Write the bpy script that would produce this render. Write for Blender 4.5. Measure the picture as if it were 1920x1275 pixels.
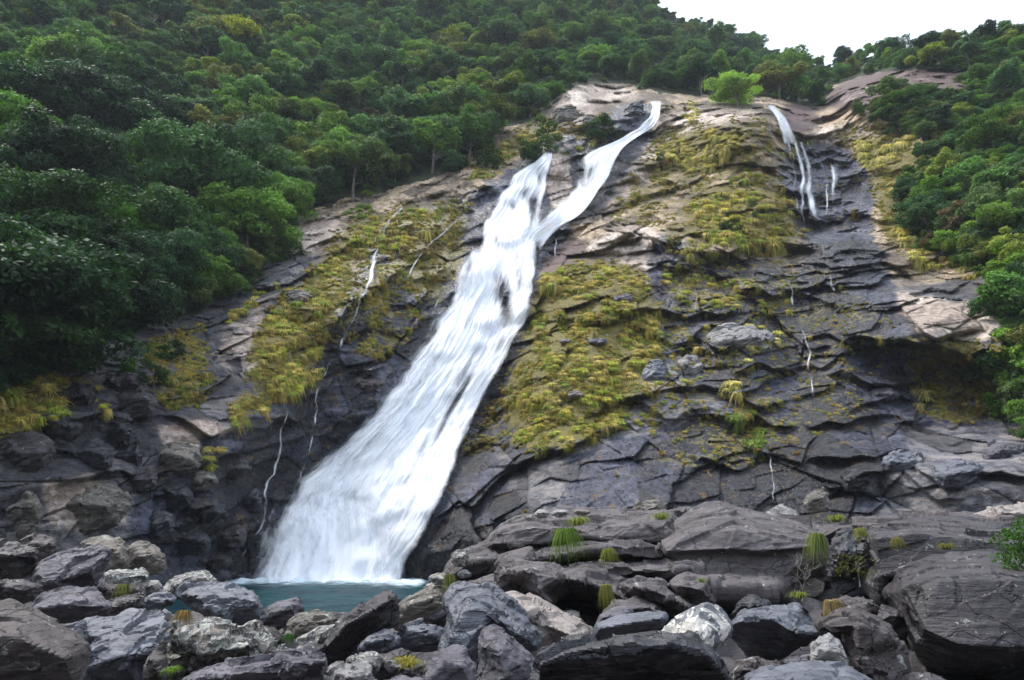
import bpy, bmesh, math, random
import numpy as np
from mathutils import Vector, Matrix, geometry

R = math.radians
random.seed(7)
scene = bpy.context.scene
for o in list(bpy.data.objects):
    bpy.data.objects.remove(o)
C = scene.collection

# ------------------------------------------------------------------ camera
CAMZ = 4.5
PITCH = R(15.0)
F = 1280.0                      # focal length in photograph pixels (1920 wide)
cam_data = bpy.data.cameras.new('camera')
cam_data.sensor_width = 36.0
cam_data.lens = 36.0 * F / 1920.0
cam_data.clip_start = 0.1
cam_data.clip_end = 6000
cam = bpy.data.objects.new('camera', cam_data)
cam.location = (0, 0, CAMZ)
cam.rotation_euler = (R(90) + PITCH, 0, 0)
C.objects.link(cam)
scene.camera = cam

# ------------------------------------------------------------------ sky and sun (overcast)
SUN_EL, SUN_AZ = R(60), R(-55)          # azimuth measured from +Y towards +X
world = bpy.data.worlds.new('World')
scene.world = world
world.use_nodes = True
nt = world.node_tree
nt.nodes.clear()
wo = nt.nodes.new('ShaderNodeOutputWorld')
bg = nt.nodes.new('ShaderNodeBackground')
sky = nt.nodes.new('ShaderNodeTexSky')
sky.sky_type = 'NISHITA'
sky.sun_disc = False
sky.sun_elevation = SUN_EL
sky.sun_rotation = SUN_AZ
sky.air_density = 1.0
sky.dust_density = 3.0
mixw = nt.nodes.new('ShaderNodeMix')
mixw.data_type = 'RGBA'
mixw.inputs[0].default_value = 0.75
mixw.inputs[7].default_value = (10.5, 11.7, 13.6, 1)    # the white overcast veil
nt.links.new(sky.outputs[0], mixw.inputs[6])
tcw = nt.nodes.new('ShaderNodeTexCoord'); sx = nt.nodes.new('ShaderNodeSeparateXYZ'); nt.links.new(tcw.outputs['Generated'], sx.inputs[0])
mrw = nt.nodes.new('ShaderNodeMapRange'); mrw.inputs[1].default_value = 0; mrw.inputs[2].default_value = .9; mrw.inputs[3].default_value = .45; mrw.inputs[4].default_value = 1.3
nt.links.new(sx.outputs[2], mrw.inputs[0])
vmw = nt.nodes.new('ShaderNodeVectorMath'); vmw.operation = 'SCALE'; nt.links.new(mixw.outputs[2], vmw.inputs[0]); nt.links.new(mrw.outputs[0], vmw.inputs['Scale'])
nt.links.new(vmw.outputs[0], bg.inputs[0])      # an overcast sky is brighter overhead
bg.inputs[1].default_value = 0.092
nt.links.new(bg.outputs[0], wo.inputs[0])

sun_d = bpy.data.lights.new('sun', 'SUN')
sun_d.energy = 2.3
sun_d.angle = R(13)
sun_d.color = (1.0, 0.96, 0.9)
sun = bpy.data.objects.new('sun', sun_d)
sd = Vector((math.sin(SUN_AZ) * math.cos(SUN_EL), math.cos(SUN_AZ) * math.cos(SUN_EL), math.sin(SUN_EL)))
sun.rotation_euler = sd.to_track_quat('Z', 'Y').to_euler()
sun.location = (0, 0, 300)
C.objects.link(sun)

scene.view_settings.view_transform = 'Standard'
scene.view_settings.look = 'None'
scene.view_settings.exposure = 0.95
scene.view_settings.gamma = 1.0
scene.render.engine = 'CYCLES'
scene.cycles.max_bounces = 6
scene.cycles.diffuse_bounces = 3
scene.cycles.glossy_bounces = 2
scene.cycles.transparent_max_bounces = 24

# ------------------------------------------------------------------ projection helpers
CP, SP = math.cos(PITCH), math.sin(PITCH)
def ray(px, py):
    u = (px - 960.0) / F; v = (637.5 - py) / F
    yy = CP - SP * v; zz = SP + CP * v
    return u / yy, zz / yy              # x and z per metre of Y
def at(px, py, Y):
    a, b = ray(px, py)
    return Vector((a * Y, Y, CAMZ + b * Y))
def atn(px, py, Y):
    a, b = ray(px, py)
    return np.stack([a * Y, Y, CAMZ + b * Y], -1)

# ------------------------------------------------------------------ noise in numpy
def _h(ix, iy, iz, s):
    h = (ix.astype(np.int64) * 374761393 + iy.astype(np.int64) * 668265263 + iz.astype(np.int64) * 2147483647 + s * 974634777) & 0xffffffff
    h = ((h ^ (h >> 13)) * 1274126177) & 0xffffffff
    h = ((h ^ (h >> 16)) * 2246822519) & 0xffffffff
    h = h ^ (h >> 15)
    return (h & 0xffffff).astype(np.float32) / float(0x1000000)
def noise3(x, y, z, s=0):
    ix, iy, iz = np.floor(x), np.floor(y), np.floor(z)
    fx, fy, fz = x - ix, y - iy, z - iz
    ux, uy, uz = [t * t * (3 - 2 * t) for t in (fx, fy, fz)]
    r = 0
    for dx in (0, 1):
        for dy in (0, 1):
            for dz in (0, 1):
                w = (ux if dx else 1 - ux) * (uy if dy else 1 - uy) * (uz if dz else 1 - uz)
                r = r + w * _h(ix + dx, iy + dy, iz + dz, s)
    return r * 2 - 1
def noise2(x, y, s=0):
    ix, iy = np.floor(x), np.floor(y)
    fx, fy = x - ix, y - iy
    ux, uy = fx * fx * (3 - 2 * fx), fy * fy * (3 - 2 * fy)
    z = np.zeros_like(ix)
    return ((_h(ix, iy, z, s) * (1 - ux) + _h(ix + 1, iy, z, s) * ux) * (1 - uy) +
            (_h(ix, iy + 1, z, s) * (1 - ux) + _h(ix + 1, iy + 1, z, s) * ux) * uy) * 2 - 1
def fbm2(x, y, s=0, o=4):
    a, r = 1.0, 0
    for k in range(o):
        r = r + a * noise2(x * 2 ** k, y * 2 ** k, s + k * 17); a *= 0.5
    return r
def fbm3(x, y, z, s=0, o=4):
    a, r = 1.0, 0
    for k in range(o):
        r = r + a * noise3(x * 2 ** k, y * 2 ** k, z * 2 ** k, s + k * 17); a *= 0.5
    return r
def facet2(u, v, s=0, tilt=1.0, bias=-0.5):
    """fractured blocks: every Voronoi cell is a tilted plane; returns height and crack closeness"""
    iu, iv = np.floor(u), np.floor(v)
    b1 = np.full(u.shape, 9.0, np.float32); b2 = b1.copy(); h = np.zeros(u.shape, np.float32); cid = h.copy()
    z0 = np.zeros_like(iu)
    for du in (-1, 0, 1):
        for dv in (-1, 0, 1):
            cu, cv = iu + du, iv + dv
            qx = cu + 0.1 + 0.8 * _h(cu, cv, z0, s); qy = cv + 0.1 + 0.8 * _h(cu, cv, z0 + 1, s)
            dx, dy = u - qx, v - qy
            d = dx * dx + dy * dy
            near = d < b1
            hh = .6 * (_h(cu, cv, z0 + 2, s) * 2 - 1) + tilt * ((_h(cu, cv, z0 + 3, s) * 2 - 1) * dx + ((_h(cu, cv, z0 + 4, s) * 2 - 1) + bias) * dy)
            b2 = np.where(near, b1, np.minimum(b2, d))
            h = np.where(near, hh, h); cid = np.where(near, _h(cu, cv, z0 + 6, s), cid)
            b1 = np.where(near, d, b1)
    facet2.cid = cid
    return h, np.sqrt(b2) - np.sqrt(b1)
def tri2(u, v, s=0):
    """continuous noise made of flat triangles: three sets of joints"""
    t = (u + v) * .3660254
    a, b = u + t, v + t
    i, j = np.floor(a), np.floor(b); a = a - i; b = b - j
    z = np.zeros_like(i); up = a > b
    h0 = _h(i, j, z, s); h2 = _h(i + 1, j + 1, z, s); h1 = np.where(up, _h(i + 1, j, z, s), _h(i, j + 1, z, s))
    return (np.where(up, 1 - a, 1 - b) * h0 + np.where(up, a - b, b - a) * h1 + np.where(up, b, a) * h2) * 2 - 1
def facet3(x, y, z, s=0, tilt=1.0):
    ix, iy, iz = np.floor(x), np.floor(y), np.floor(z)
    b1 = np.full(x.shape, 9.0, np.float32); h = np.zeros(x.shape, np.float32)
    for dx in (-1, 0, 1):
        for dy in (-1, 0, 1):
            for dz in (-1, 0, 1):
                cx, cy, cz = ix + dx, iy + dy, iz + dz
                ex = x - cx - 0.1 - 0.8 * _h(cx, cy, cz, s); ey = y - cy - 0.1 - 0.8 * _h(cx, cy, cz, s + 1); ez = z - cz - 0.1 - 0.8 * _h(cx, cy, cz, s + 2)
                d = ex * ex + ey * ey + ez * ez
                near = d < b1
                hh = (_h(cx, cy, cz, s + 3) * 2 - 1) + tilt * ((_h(cx, cy, cz, s + 4) * 2 - 1) * ex + (_h(cx, cy, cz, s + 5) * 2 - 1) * ey + (_h(cx, cy, cz, s + 6) * 2 - 1) * ez)
                h = np.where(near, hh, h); b1 = np.where(near, d, b1)
    return h
def sstep(a, b, x):
    t = np.clip((x - a) / (b - a), 0, 1); return t * t * (3 - 2 * t)

# ------------------------------------------------------------------ masks drawn as outlines of the real patches
MX0, MX1, MY0, MY1, MS = -340, 2280, -260, 1180, 4
mgx, mgy = np.meshgrid(np.arange(MX0, MX1, MS), np.arange(MY0, MY1, MS))
def in_poly(X, Y, poly):
    r = np.zeros(X.shape, bool)
    n = len(poly)
    for i in range(n):
        x1, y1 = poly[i]; x2, y2 = poly[(i + 1) % n]
        if y1 == y2: continue
        c = ((y1 > Y) != (y2 > Y)) & (X < (x2 - x1) * (Y - y1) / (y2 - y1) + x1)
        r ^= c
    return r
def blur(a, k):
    for _ in range(2):
        for ax in (0, 1):
            p = np.pad(a, [(k, k) if i == ax else (0, 0) for i in (0, 1)], mode='edge')
            c = np.cumsum(p, ax)
            n = a.shape[ax]
            hi = np.take(c, np.arange(2 * k, 2 * k + n), ax)
            lo = np.take(c, np.arange(0, n), ax)
            a = (hi - lo) / (2 * k)
    return a
def mask(polys, soft=3):
    m = np.zeros(mgx.shape, np.float32)
    for p in polys:
        w = 1.0
        if isinstance(p, tuple): w, p = p
        m = np.maximum(m, w * in_poly(mgx, mgy, p))
    return blur(m, soft)
def samp(img, X, Y):
    fx = np.clip((X - MX0) / MS, 0, img.shape[1] - 1.001); fy = np.clip((Y - MY0) / MS, 0, img.shape[0] - 1.001)
    ix, iy = fx.astype(int), fy.astype(int); fx = fx - ix; fy = fy - iy
    return (img[iy, ix] * (1 - fx) + img[iy, ix + 1] * fx) * (1 - fy) + (img[iy + 1, ix] * (1 - fx) + img[iy + 1, ix + 1] * fx) * fy

FOREST = [
 [(-340,-260),(1250,-260),(1600,-100),(2280,-100),(2280,130),(1870,128),(1840,138),(1700,132),(1620,146),(1560,162),(1545,205),(1440,186),(1330,182),(1240,178),(1200,160),(1090,160),(1045,185),(1000,232),(940,240),(900,262),(880,320),(780,345),(700,368),(640,378),(600,395),(535,408),(530,470),(490,515),(420,545),(380,590),(280,612),(230,640),(150,650),(100,690),(0,750),(-340,760)],
 [(1625,235),(1640,205),(1690,190),(1750,180),(1830,180),(1870,150),(2280,130),(2280,900),(1925,830),(1890,720),(1885,600),(1900,540),(1850,515),(1750,480),(1720,420),(1712,350),(1740,310),(1735,255),(1690,235),(1640,225)],
]
WET = [
 [(600,1130),(440,1130),(280,1100),(240,950),(300,870),(480,790),(560,720),(650,560),(700,430),(770,395),(860,380),(950,330),(1010,280),(1090,250),(1180,190),(1240,190),(1230,260),(1130,400),(1080,430),(1020,500),(990,600),(960,700),(930,800),(950,900),(1010,960),(1010,1130)],
 (1.0, [(1000,1130),(1060,930),(1070,850),(1230,810),(1350,770),(1420,700),(1500,560),(1520,460),(1460,400),(1470,270),(1560,270),(1650,300),(1640,450),(1690,560),(1690,640),(1900,650),(1900,800),(1700,800),(1650,960),(1650,1130)]),
 (0.75, [(1220,420),(1340,470),(1500,500),(1560,640),(1500,760),(1350,740),(1230,700),(1210,560)]),
 (0.6, [(-340,760),(100,700),(250,740),(300,860),(200,870),(120,900),(-340,940)]),
]
TAN = [
 [(1040,240),(1050,180),(1110,162),(1190,168),(1230,185),(1190,200),(1120,200),(1080,225),(1060,260)],
 (1.0, [(1040,290),(1045,230),(1075,195),(1110,190),(1120,215),(1090,240),(1080,280)]), (.8, [(900,330),(940,270),(980,250),(990,275),(940,330)]), (.6, [(780,360),(860,350),(900,340),(880,380),(800,385)]), (.8, [(1340,205),(1440,205),(1450,235),(1360,240)]), (.75, [(1120,330),(1200,270),(1260,300),(1200,360),(1130,400)]), (.8, [(1500,260),(1560,235),(1680,250),(1640,275),(1540,280)]), (.9, [(1290,650),(1440,610),(1470,640),(1340,680)]), (.3,[(1640,620),(1780,620),(1880,630),(1740,690)]), (.7,[(470,640),(520,600),(500,700),(440,740)]), (.6,[(1190,700),(1270,690),(1280,760),(1200,770)]),
 (0.8, [(1245,220),(1340,200),(1380,230),(1300,290),(1220,350),(1150,400),(1130,380),(1180,300)]),
 (0.9, [(1230,240),(1300,215),(1330,235),(1290,262),(1225,285)]),
 (1.0, [(1090,470),(1180,425),(1240,430),(1250,470),(1360,520),(1440,545),(1420,560),(1230,510),(1120,490)]),
 (1.0, [(1580,575),(1640,540),(1730,560),(1820,570),(1890,560),(1890,640),(1760,650),(1720,600),(1640,585)]),
 (1.0, [(540,412),(620,405),(660,430),(640,470),(560,480)]), (1.0, [(455,405),(500,400),(505,470),(460,470)]),
 (0.5, [(380,640),(470,560),(560,520),(480,700),(400,720)]),
 (0.7, [(270,800),(400,785),(560,800),(480,880),(330,870)]),
 (0.6, [(70,900),(200,880),(250,930),(250,1000),(150,1020),(90,1000)]),
 (0.9, [(1020,285),(1075,280),(1080,395),(1030,405)]),
 (0.4, [(1560,160),(1700,130),(1850,135),(1850,160),(1640,190),(1600,215),(1560,210)]),
]
WET.append((.35, [(1650,800),(1940,800),(1940,980),(1650,980)]))
WARMGRASS = 1
CHROM = [   # brown purplish bare rock
 [(1560,165),(1700,125),(1860,130),(1860,175),(1640,200),(1560,220)], [(1470,190),(1530,200),(1545,240),(1500,260),(1470,240)],
 [(600,700),(700,560),(760,560),(700,680),(620,760)], [(1050,440),(1230,500),(1180,560),(1000,560)],
]
MOSS = [
 (.62, [(1240,240),(1440,205),(1480,260),(1480,330),(1500,470),(1380,470),(1200,430),(1130,420),(1180,330)]), (.62, [(1540,230),(1700,230),(1760,330),(1740,500),(1680,450),(1620,320)]), (.6, [(640,420),(900,360),(880,520),(800,620),(720,700),(640,640),(520,760),(440,780),(480,640)]),
 (.5,[(900,330),(1060,200),(1100,260),(1000,300)]),
 [(1010,520),(1120,480),(1200,500),(1230,560),(1240,640),(1210,720),(1160,800),(1090,850),(980,850),(950,800),(960,700),(990,600)],
 [(1230,270),(1330,235),(1400,250),(1380,300),(1260,330)], [(1290,380),(1380,360),(1500,380),(1500,470),(1400,460),(1310,440)],
 [(1600,270),(1720,260),(1730,330),(1700,400),(1760,480),(1690,480),(1650,420),(1640,330)],
 [(640,440),(760,385),(840,400),(800,450),(720,480),(650,480)],
 [(480,640),(520,560),(640,470),(660,540),(580,640),(480,720)], [(430,760),(520,690),(590,650),(600,700),(520,760),(430,800)],
 [(870,320),(960,250),(1040,220),(1060,260),(980,300),(900,340)], [(770,400),(870,420),(860,520),(790,560),(740,520)],
 (0.7, [(260,640),(400,600),(400,760),(300,780)]), (0.8, [(-340,740),(100,700),(200,720),(120,770),(60,840),(-340,840)]),
 (0.8, [(1690,640),(1920,640),(1930,800),(1740,800)]), (0.7, [(1240,500),(1480,540),(1480,590),(1250,560)]),
 (0.7, [(1360,760),(1440,750),(1430,860),(1370,850)]), (0.5, [(1400,600),(1480,620),(1400,680)]),
 (0.7, [(1860,530),(2280,560),(2280,640),(1890,640)]), (0.5, [(1100,600),(1340,620),(1340,700),(1200,800),(1100,800)]),
 (0.45, [(1240,440),(1560,500),(1700,600),(1650,780),(1400,900),(1200,880),(1230,700)]), (0.5,[(840,860),(960,680),(1000,700),(940,860)]),
 (0.5,[(1080,230),(1160,200),(1170,260),(1090,290)]),
]
FALLM = [[(1210,180),(1245,180),(1245,240),(1170,330),(1120,400),(1050,430),(1020,520),(1005,590),(900,800),(850,950),(750,1110),(450,1110),(560,900),(680,790),(780,640),(840,520),(880,410),(970,300),(1040,280),(1080,280),(1190,240)]]
m_forest, m_wet, m_tan, m_chrom, m_moss, m_fall = [mask(p, k) for p, k in ((FOREST, 3), (WET, 6), (TAN, 4), (CHROM, 5), (MOSS, 4), (FALLM, 4))]

m_wet = m_wet * (1 - .9 * mask([[(1032,290),(1076,285),(1080,395),(1040,400),(1020,340)]], 3))

# ------------------------------------------------------------------ depth of the great slope: thin plate through surveyed points
CTRL = [
 (480,1085,60),(600,1088,60),(750,1090,59.5),(620,850,66),(860,850,66),(750,750,70.5),(900,750,70),(790,640,76),(980,640,75),(880,520,84),(1000,520,83),
 (880,430,95),(1040,430,94),(1000,340,105),(1100,340,104),(1000,288,112),(1160,260,115),(1225,192,123),(1225,240,118),
 (800,1120,57),(840,1070,55),(900,950,54),(900,1100,54),(960,850,62),(1000,700,68),(1000,960,51),(1100,930,51),(1100,1120,48),(1100,840,57),(1250,930,50),(1250,700,66),(1250,820,58),
 (1100,560,78),(1200,440,88),(1250,560,76),(1250,300,108),(1350,200,122),(1300,380,95),
 (1500,950,50),(1500,1120,46),(1500,850,54),(1500,760,59),(1500,640,67),(1500,560,74),(1500,450,86),(1500,350,99),(1500,270,113),(1450,200,122),(1530,210,124),(1600,250,112),
 (1750,640,62),(1750,720,63),(1750,800,58),(1750,860,51),(1750,950,46),(1900,640,57),(1900,760,59),(1900,860,47),(1900,960,43),(2200,640,48),(2200,960,38),(1750,1120,42),(2200,1120,34),
 (1880,500,68),(1750,500,76),(1650,400,89),(1800,350,88),(1700,260,104),(1900,350,84),(2200,350,74),(2200,120,100),(1900,200,108),(1600,170,124),(1700,130,126),(1850,110,121),(1920,90,122),(2200,60,122),
 (100,1010,42),(100,1150,39),(100,900,43.5),(100,750,48),(0,640,50),(-300,1000,32),(-300,640,38),(-300,300,64),(-300,0,115),(-300,-250,190),
 (250,1000,47),(250,860,50),(300,740,54),(300,650,60),(400,1060,56),(400,1150,52),(400,950,54),(450,800,58),(500,700,64),(550,600,71),(600,500,79),(650,440,88),(750,390,96),(850,330,107),(950,270,114),(1080,190,125),
 (150,520,62),(100,400,70),(0,300,80),(220,450,74),(300,350,90),(420,450,86),(450,300,105),(300,150,128),(300,0,168),(300,-250,270),(0,0,142),(0,-250,210),(600,300,112),(600,200,132),(600,0,195),(600,-250,300),
 (750,300,115),(900,200,138),(900,100,172),(900,0,218),(900,-250,310),(1000,160,150),(1150,140,160),(1150,60,200),(1150,0,238),(1150,-200,320),(1220,170,136),
 (1300,60,250),(1300,130,180),(1400,160,160),(1400,100,255),(1500,150,190),(1500,125,245),(1540,185,145),(1560,150,160),(1570,135,200),
]
ctl = np.array(CTRL, float)
def _tps(r2): return np.where(r2 > 0, r2 * np.log(r2 + 1e-12), 0) * 0.5
P = ctl[:, :2] / 1000.0
n = len(P)
K = _tps(((P[:, None] - P[None]) ** 2).sum(-1)) + np.eye(n) * 2e-4
A = np.zeros((n + 3, n + 3)); A[:n, :n] = K; A[:n, n] = 1; A[:n, n + 1:] = P; A[n, :n] = 1; A[n + 1:, :n] = P.T
sol = np.linalg.solve(A, np.r_[np.log(ctl[:, 2]), 0, 0, 0])
def tps_eval(X, Y):
    q = np.stack([X.ravel(), Y.ravel()], -1) / 1000.0
    out = np.zeros(len(q))
    for i in range(0, len(q), 20000):
        qq = q[i:i + 20000]
        out[i:i + 20000] = _tps(((qq[:, None] - P[None]) ** 2).sum(-1)) @ sol[:n] + sol[n] + qq @ sol[n + 1:]
    return np.exp(out).reshape(X.shape)
base_img = tps_eval(mgx[::2, ::2].astype(float), mgy[::2, ::2].astype(float))
def base_Y(X, Y):
    fx = np.clip((X - MX0) / (MS * 2), 0, base_img.shape[1] - 1.001); fy = np.clip((Y - MY0) / (MS * 2), 0, base_img.shape[0] - 1.001)
    ix, iy = fx.astype(int), fy.astype(int); fx = fx - ix; fy = fy - iy
    return (base_img[iy, ix] * (1 - fx) + base_img[iy, ix + 1] * fx) * (1 - fy) + (base_img[iy + 1, ix] * (1 - fx) + base_img[iy + 1, ix + 1] * fx) * fy

# bulging shoulders and gullies: centre, radii in px, metres towards the valley
BLOBS = [(1080,640,110,170,3.5),(1140,560,80,60,1.2),(935,760,45,170,-2.6),(900,930,60,90,-1.0),(1490,640,55,240,-2.8),(620,800,50,180,-1.6),(540,920,50,110,-1.8),(1300,430,190,55,2.6),(1350,640,90,55,2.2),(1670,600,160,55,2.2),(380,790,120,50,1.8),
 (1180,225,50,35,1.6),(1380,235,90,38,2.2),(700,620,35,120,1.8),(1650,880,110,60,2.0),(1850,890,90,60,2.0),(1250,740,60,60,2.0),(1420,820,40,80,-2.0),(1560,760,60,60,1.5),(1330,880,60,60,-1.5),(1040,300,25,70,1.0),(600,560,50,60,1.5),(450,700,70,60,1.6),(470,900,60,70,-1.4),(1060,420,40,40,-1.6),(760,430,60,30,1.5),(1150,350,50,40,1.8),(150,760,90,60,1.5)]
def blob_disp(X, Y):
    d = np.zeros(X.shape, np.float32)
    for cx, cy, a, b, h in BLOBS:
        d += 1.35 * h * np.exp(-((X - cx) / a) ** 2 - ((Y - cy) / b) ** 2)
    return d
# ledges: lines where the rock above stands proud of the rock below
LEDGES = [  # polyline, outward step in m, reach above px, undercut depth m, undercut height px
 ([(940,860),(1000,850),(1100,835),(1180,815),(1240,790),(1340,765),(1420,770),(1500,800)], 1.6, 60, 1.4, 45),
 ([(1600,660),(1700,650),(1800,655),(1900,645),(2100,640)], 2.6, 90, 2.6, 90),
 ([(1500,770),(1600,790),(1700,800),(1800,800)], 1.2, 30, 1.2, 30),
 ([(1190,590),(1300,600),(1370,580)], 1.4, 30, 1.5, 25), ([(1550,700),(1640,735),(1730,715)], 1.5, 30, 1.7, 25), ([(1460,690),(1540,700),(1580,680)], 1.0, 20, 1.2, 18), ([(1600,770),(1680,752),(1720,760)], 1.1, 20, 1.3, 18),
 ([(1170,765),(1260,780),(1330,755)], 1.6, 40, 1.8, 30), ([(1530,850),(1640,870),(1710,850)], 1.3, 30, 1.4, 22), ([(1690,870),(1800,885),(1920,915)], 1.4, 40, 1.5, 22), ([(1090,565),(1200,580)], 1.0, 25, 1.0, 20), ([(1320,860),(1400,880),(1470,850)], 1.2, 30, 1.4, 30), ([(1730,820),(1830,840),(1920,850)], 1.2, 25, 1.2, 18),
 ([(1380,690),(1450,700),(1500,680)], 1.2, 25, 1.4, 20), ([(1230,660),(1290,650),(1340,670)], 1.0, 25, 1.2, 18), ([(1580,500),(1660,510),(1720,530)], 1.2, 30, 1.2, 20), ([(1250,340),(1340,330),(1440,300)], 1.3, 40, 1.2, 25), ([(1180,380),(1260,350),(1330,370)], 1.2, 40, 1.2, 22),
 ([(1240,470),(1340,500),(1420,530),(1490,545),(1560,570)], 1.6, 40, 1.6, 40),
 ([(1180,610),(1260,640),(1330,610),(1440,600),(1560,640)], 1.2, 40, 1.2, 30),
 ([(1200,700),(1300,720),(1420,740),(1480,700)], 1.3, 60, 1.4, 30),
 ([(1380,740),(1440,755),(1520,750),(1580,730)], 1.0, 30, 1.2, 25),
 ([(1560,600),(1650,590),(1740,610),(1830,620)], 1.0, 30, 1.0, 20),
 ([(1210,410),(1300,440),(1400,470),(1500,470)], 1.5, 60, 1.0, 30),
 ([(1480,285),(1560,290),(1640,310)], 1.2, 30, 1.0, 20), ([(1470,350),(1560,345),(1620,330)], 1.2, 30, 1.2, 20),
 ([(1500,400),(1600,420),(1680,430)], 1.4, 30, 1.2, 25),
 ([(890,612),(950,590),(1005,575)], 1.5, 26, 2.2, 40), ([(870,440),(960,470),(1040,440)], 1.0, 40, 1.4, 30),
 ([(1080,285),(1120,280),(1170,262)], 0.8, 12, 1.6, 30), ([(960,350),(1040,345)], 0.8, 20, 1.2, 15), ([(920,390),(1020,385)], 0.8, 20, 1.2, 15),
 ([(260,800),(400,790),(560,800)], 1.2, 30, 0.9, 25), ([(120,900),(200,880),(260,900)], 1.0, 30, 1.0, 20),
 ([(1700,560),(1800,540),(1890,535)], 1.2, 40, 1.0, 20), ([(1030,460),(1080,440),(1130,420)], 1.0, 30, 1.2, 25),
 ([(1280,650),(1330,640),(1400,620)], .9, 30, .9, 20), ([(560,960),(480,960),(400,930),(320,940)][::-1], 1.0, 30, 1.2, 30),
 ([(1560,940),(1640,900),(1720,900),(1800,930)], 1.0, 40, 1.2, 20),
]
def ledge_disp(X, Y):
    d = np.zeros(X.shape, np.float32)
    for line, amp, up, und, dn in LEDGES:
        lx = np.array([p[0] for p in line], float); ly = np.array([p[1] for p in line], float)
        yl = np.interp(X, lx, ly) + 26 * noise2(X / 80.0, X * 0 + amp * 9, 3) + 10 * noise2(X / 33.0, X * 0 + amp * 5, 4)
        w = sstep(lx[0] - 30, lx[0] + 30, X) * (1 - sstep(lx[-1] - 30, lx[-1] + 30, X))
        t = Y - yl
        v = np.where(t < 0, amp * np.exp(np.minimum(t, 0) / up), amp * np.exp(-np.maximum(t, 0) / 3.0) - und * np.exp(-((t - dn * .35) / (dn * .6)) ** 2) * sstep(0, 8, t))
        d += (.8 + .35 * sstep(450, 560, Y)) * w * v * (.65 + .5 * noise2(X / 60.0, Y / 60.0, 9))
    return d

# ------------------------------------------------------------------ node helpers
class NT:
    def __init__(s, name):
        s.m = bpy.data.materials.new(name); s.m.use_nodes = True
        s.t = s.m.node_tree; s.t.nodes.clear()
    def n(s, typ, **kw):
        nd = s.t.nodes.new('ShaderNode' + typ)
        for k, v in kw.items():
            if k.startswith('i_'): nd.inputs[k[2:].replace('_', ' ')].default_value = v
            else: setattr(nd, k, v)
        return nd
    def l(s, a, b): s.t.links.new(a, b)
    def val(s, sock, v):
        if hasattr(v, 'is_output') or hasattr(v, 'links'): s.l(v, sock)
        else: sock.default_value = v
    def noise(s, vec, scale, detail=4, rough=.55, dist=0.0):
        nd = s.n('TexNoise'); nd.inputs['Scale'].default_value = scale; nd.inputs['Detail'].default_value = detail
        nd.inputs['Roughness'].default_value = rough; nd.inputs['Distortion'].default_value = dist
        s.l(vec, nd.inputs['Vector']); return nd.outputs[0]
    def ramp(s, f, a, b, lo=0.0, hi=1.0):
        nd = s.n('MapRange', clamp=True, interpolation_type='SMOOTHSTEP'); s.val(nd.inputs[0], f)
        nd.inputs[1].default_value = a; nd.inputs[2].default_value = b; nd.inputs[3].default_value = lo; nd.inputs[4].default_value = hi
        return nd.outputs[0]
    def math(s, op, a, b=0.0):
        nd = s.n('Math', operation=op); s.val(nd.inputs[0], a); s.val(nd.inputs[1], b); return nd.outputs[0]
    def mix(s, f, a, b, mode='MIX'):
        nd = s.n('Mix', data_type='RGBA', blend_type=mode); s.val(nd.inputs[0], f); s.val(nd.inputs[6], a); s.val(nd.inputs[7], b); return nd.outputs[2]
    def mapv(s, vec, rot=(0, 0, 0), scale=(1, 1, 1)):
        nd = s.n('Mapping'); nd.inputs['Rotation'].default_value = rot; nd.inputs['Scale'].default_value = scale
        s.l(vec, nd.inputs[0]); return nd.outputs[0]
    def attr(s, name, typ='GEOMETRY'):
        nd = s.n('Attribute', attribute_name=name, attribute_type=typ); return nd
    def bump(s, h, strength, dist, prev=None):
        nd = s.n('Bump'); nd.inputs['Strength'].default_value = strength; nd.inputs['Distance'].default_value = dist
        s.l(h, nd.inputs['Height'])
        if prev is not None: s.l(prev, nd.inputs['Normal'])
        return nd.outputs[0]
    def out(s, color, rough=.6, normal=None, spec=.4, shader=None):
        o = s.n('OutputMaterial')
        if shader is None:
            p = s.n('BsdfPrincipled'); s.val(p.inputs['Base Color'], color); s.val(p.inputs['Roughness'], rough)
            s.val(p.inputs['Specular IOR Level'], spec)
            if normal is not None: s.l(normal, p.inputs['Normal'])
            shader = p.outputs[0]
        s.l(shader, o.inputs[0]); return s.m
def c4(c): return (c[0], c[1], c[2], 1.0)

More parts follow.
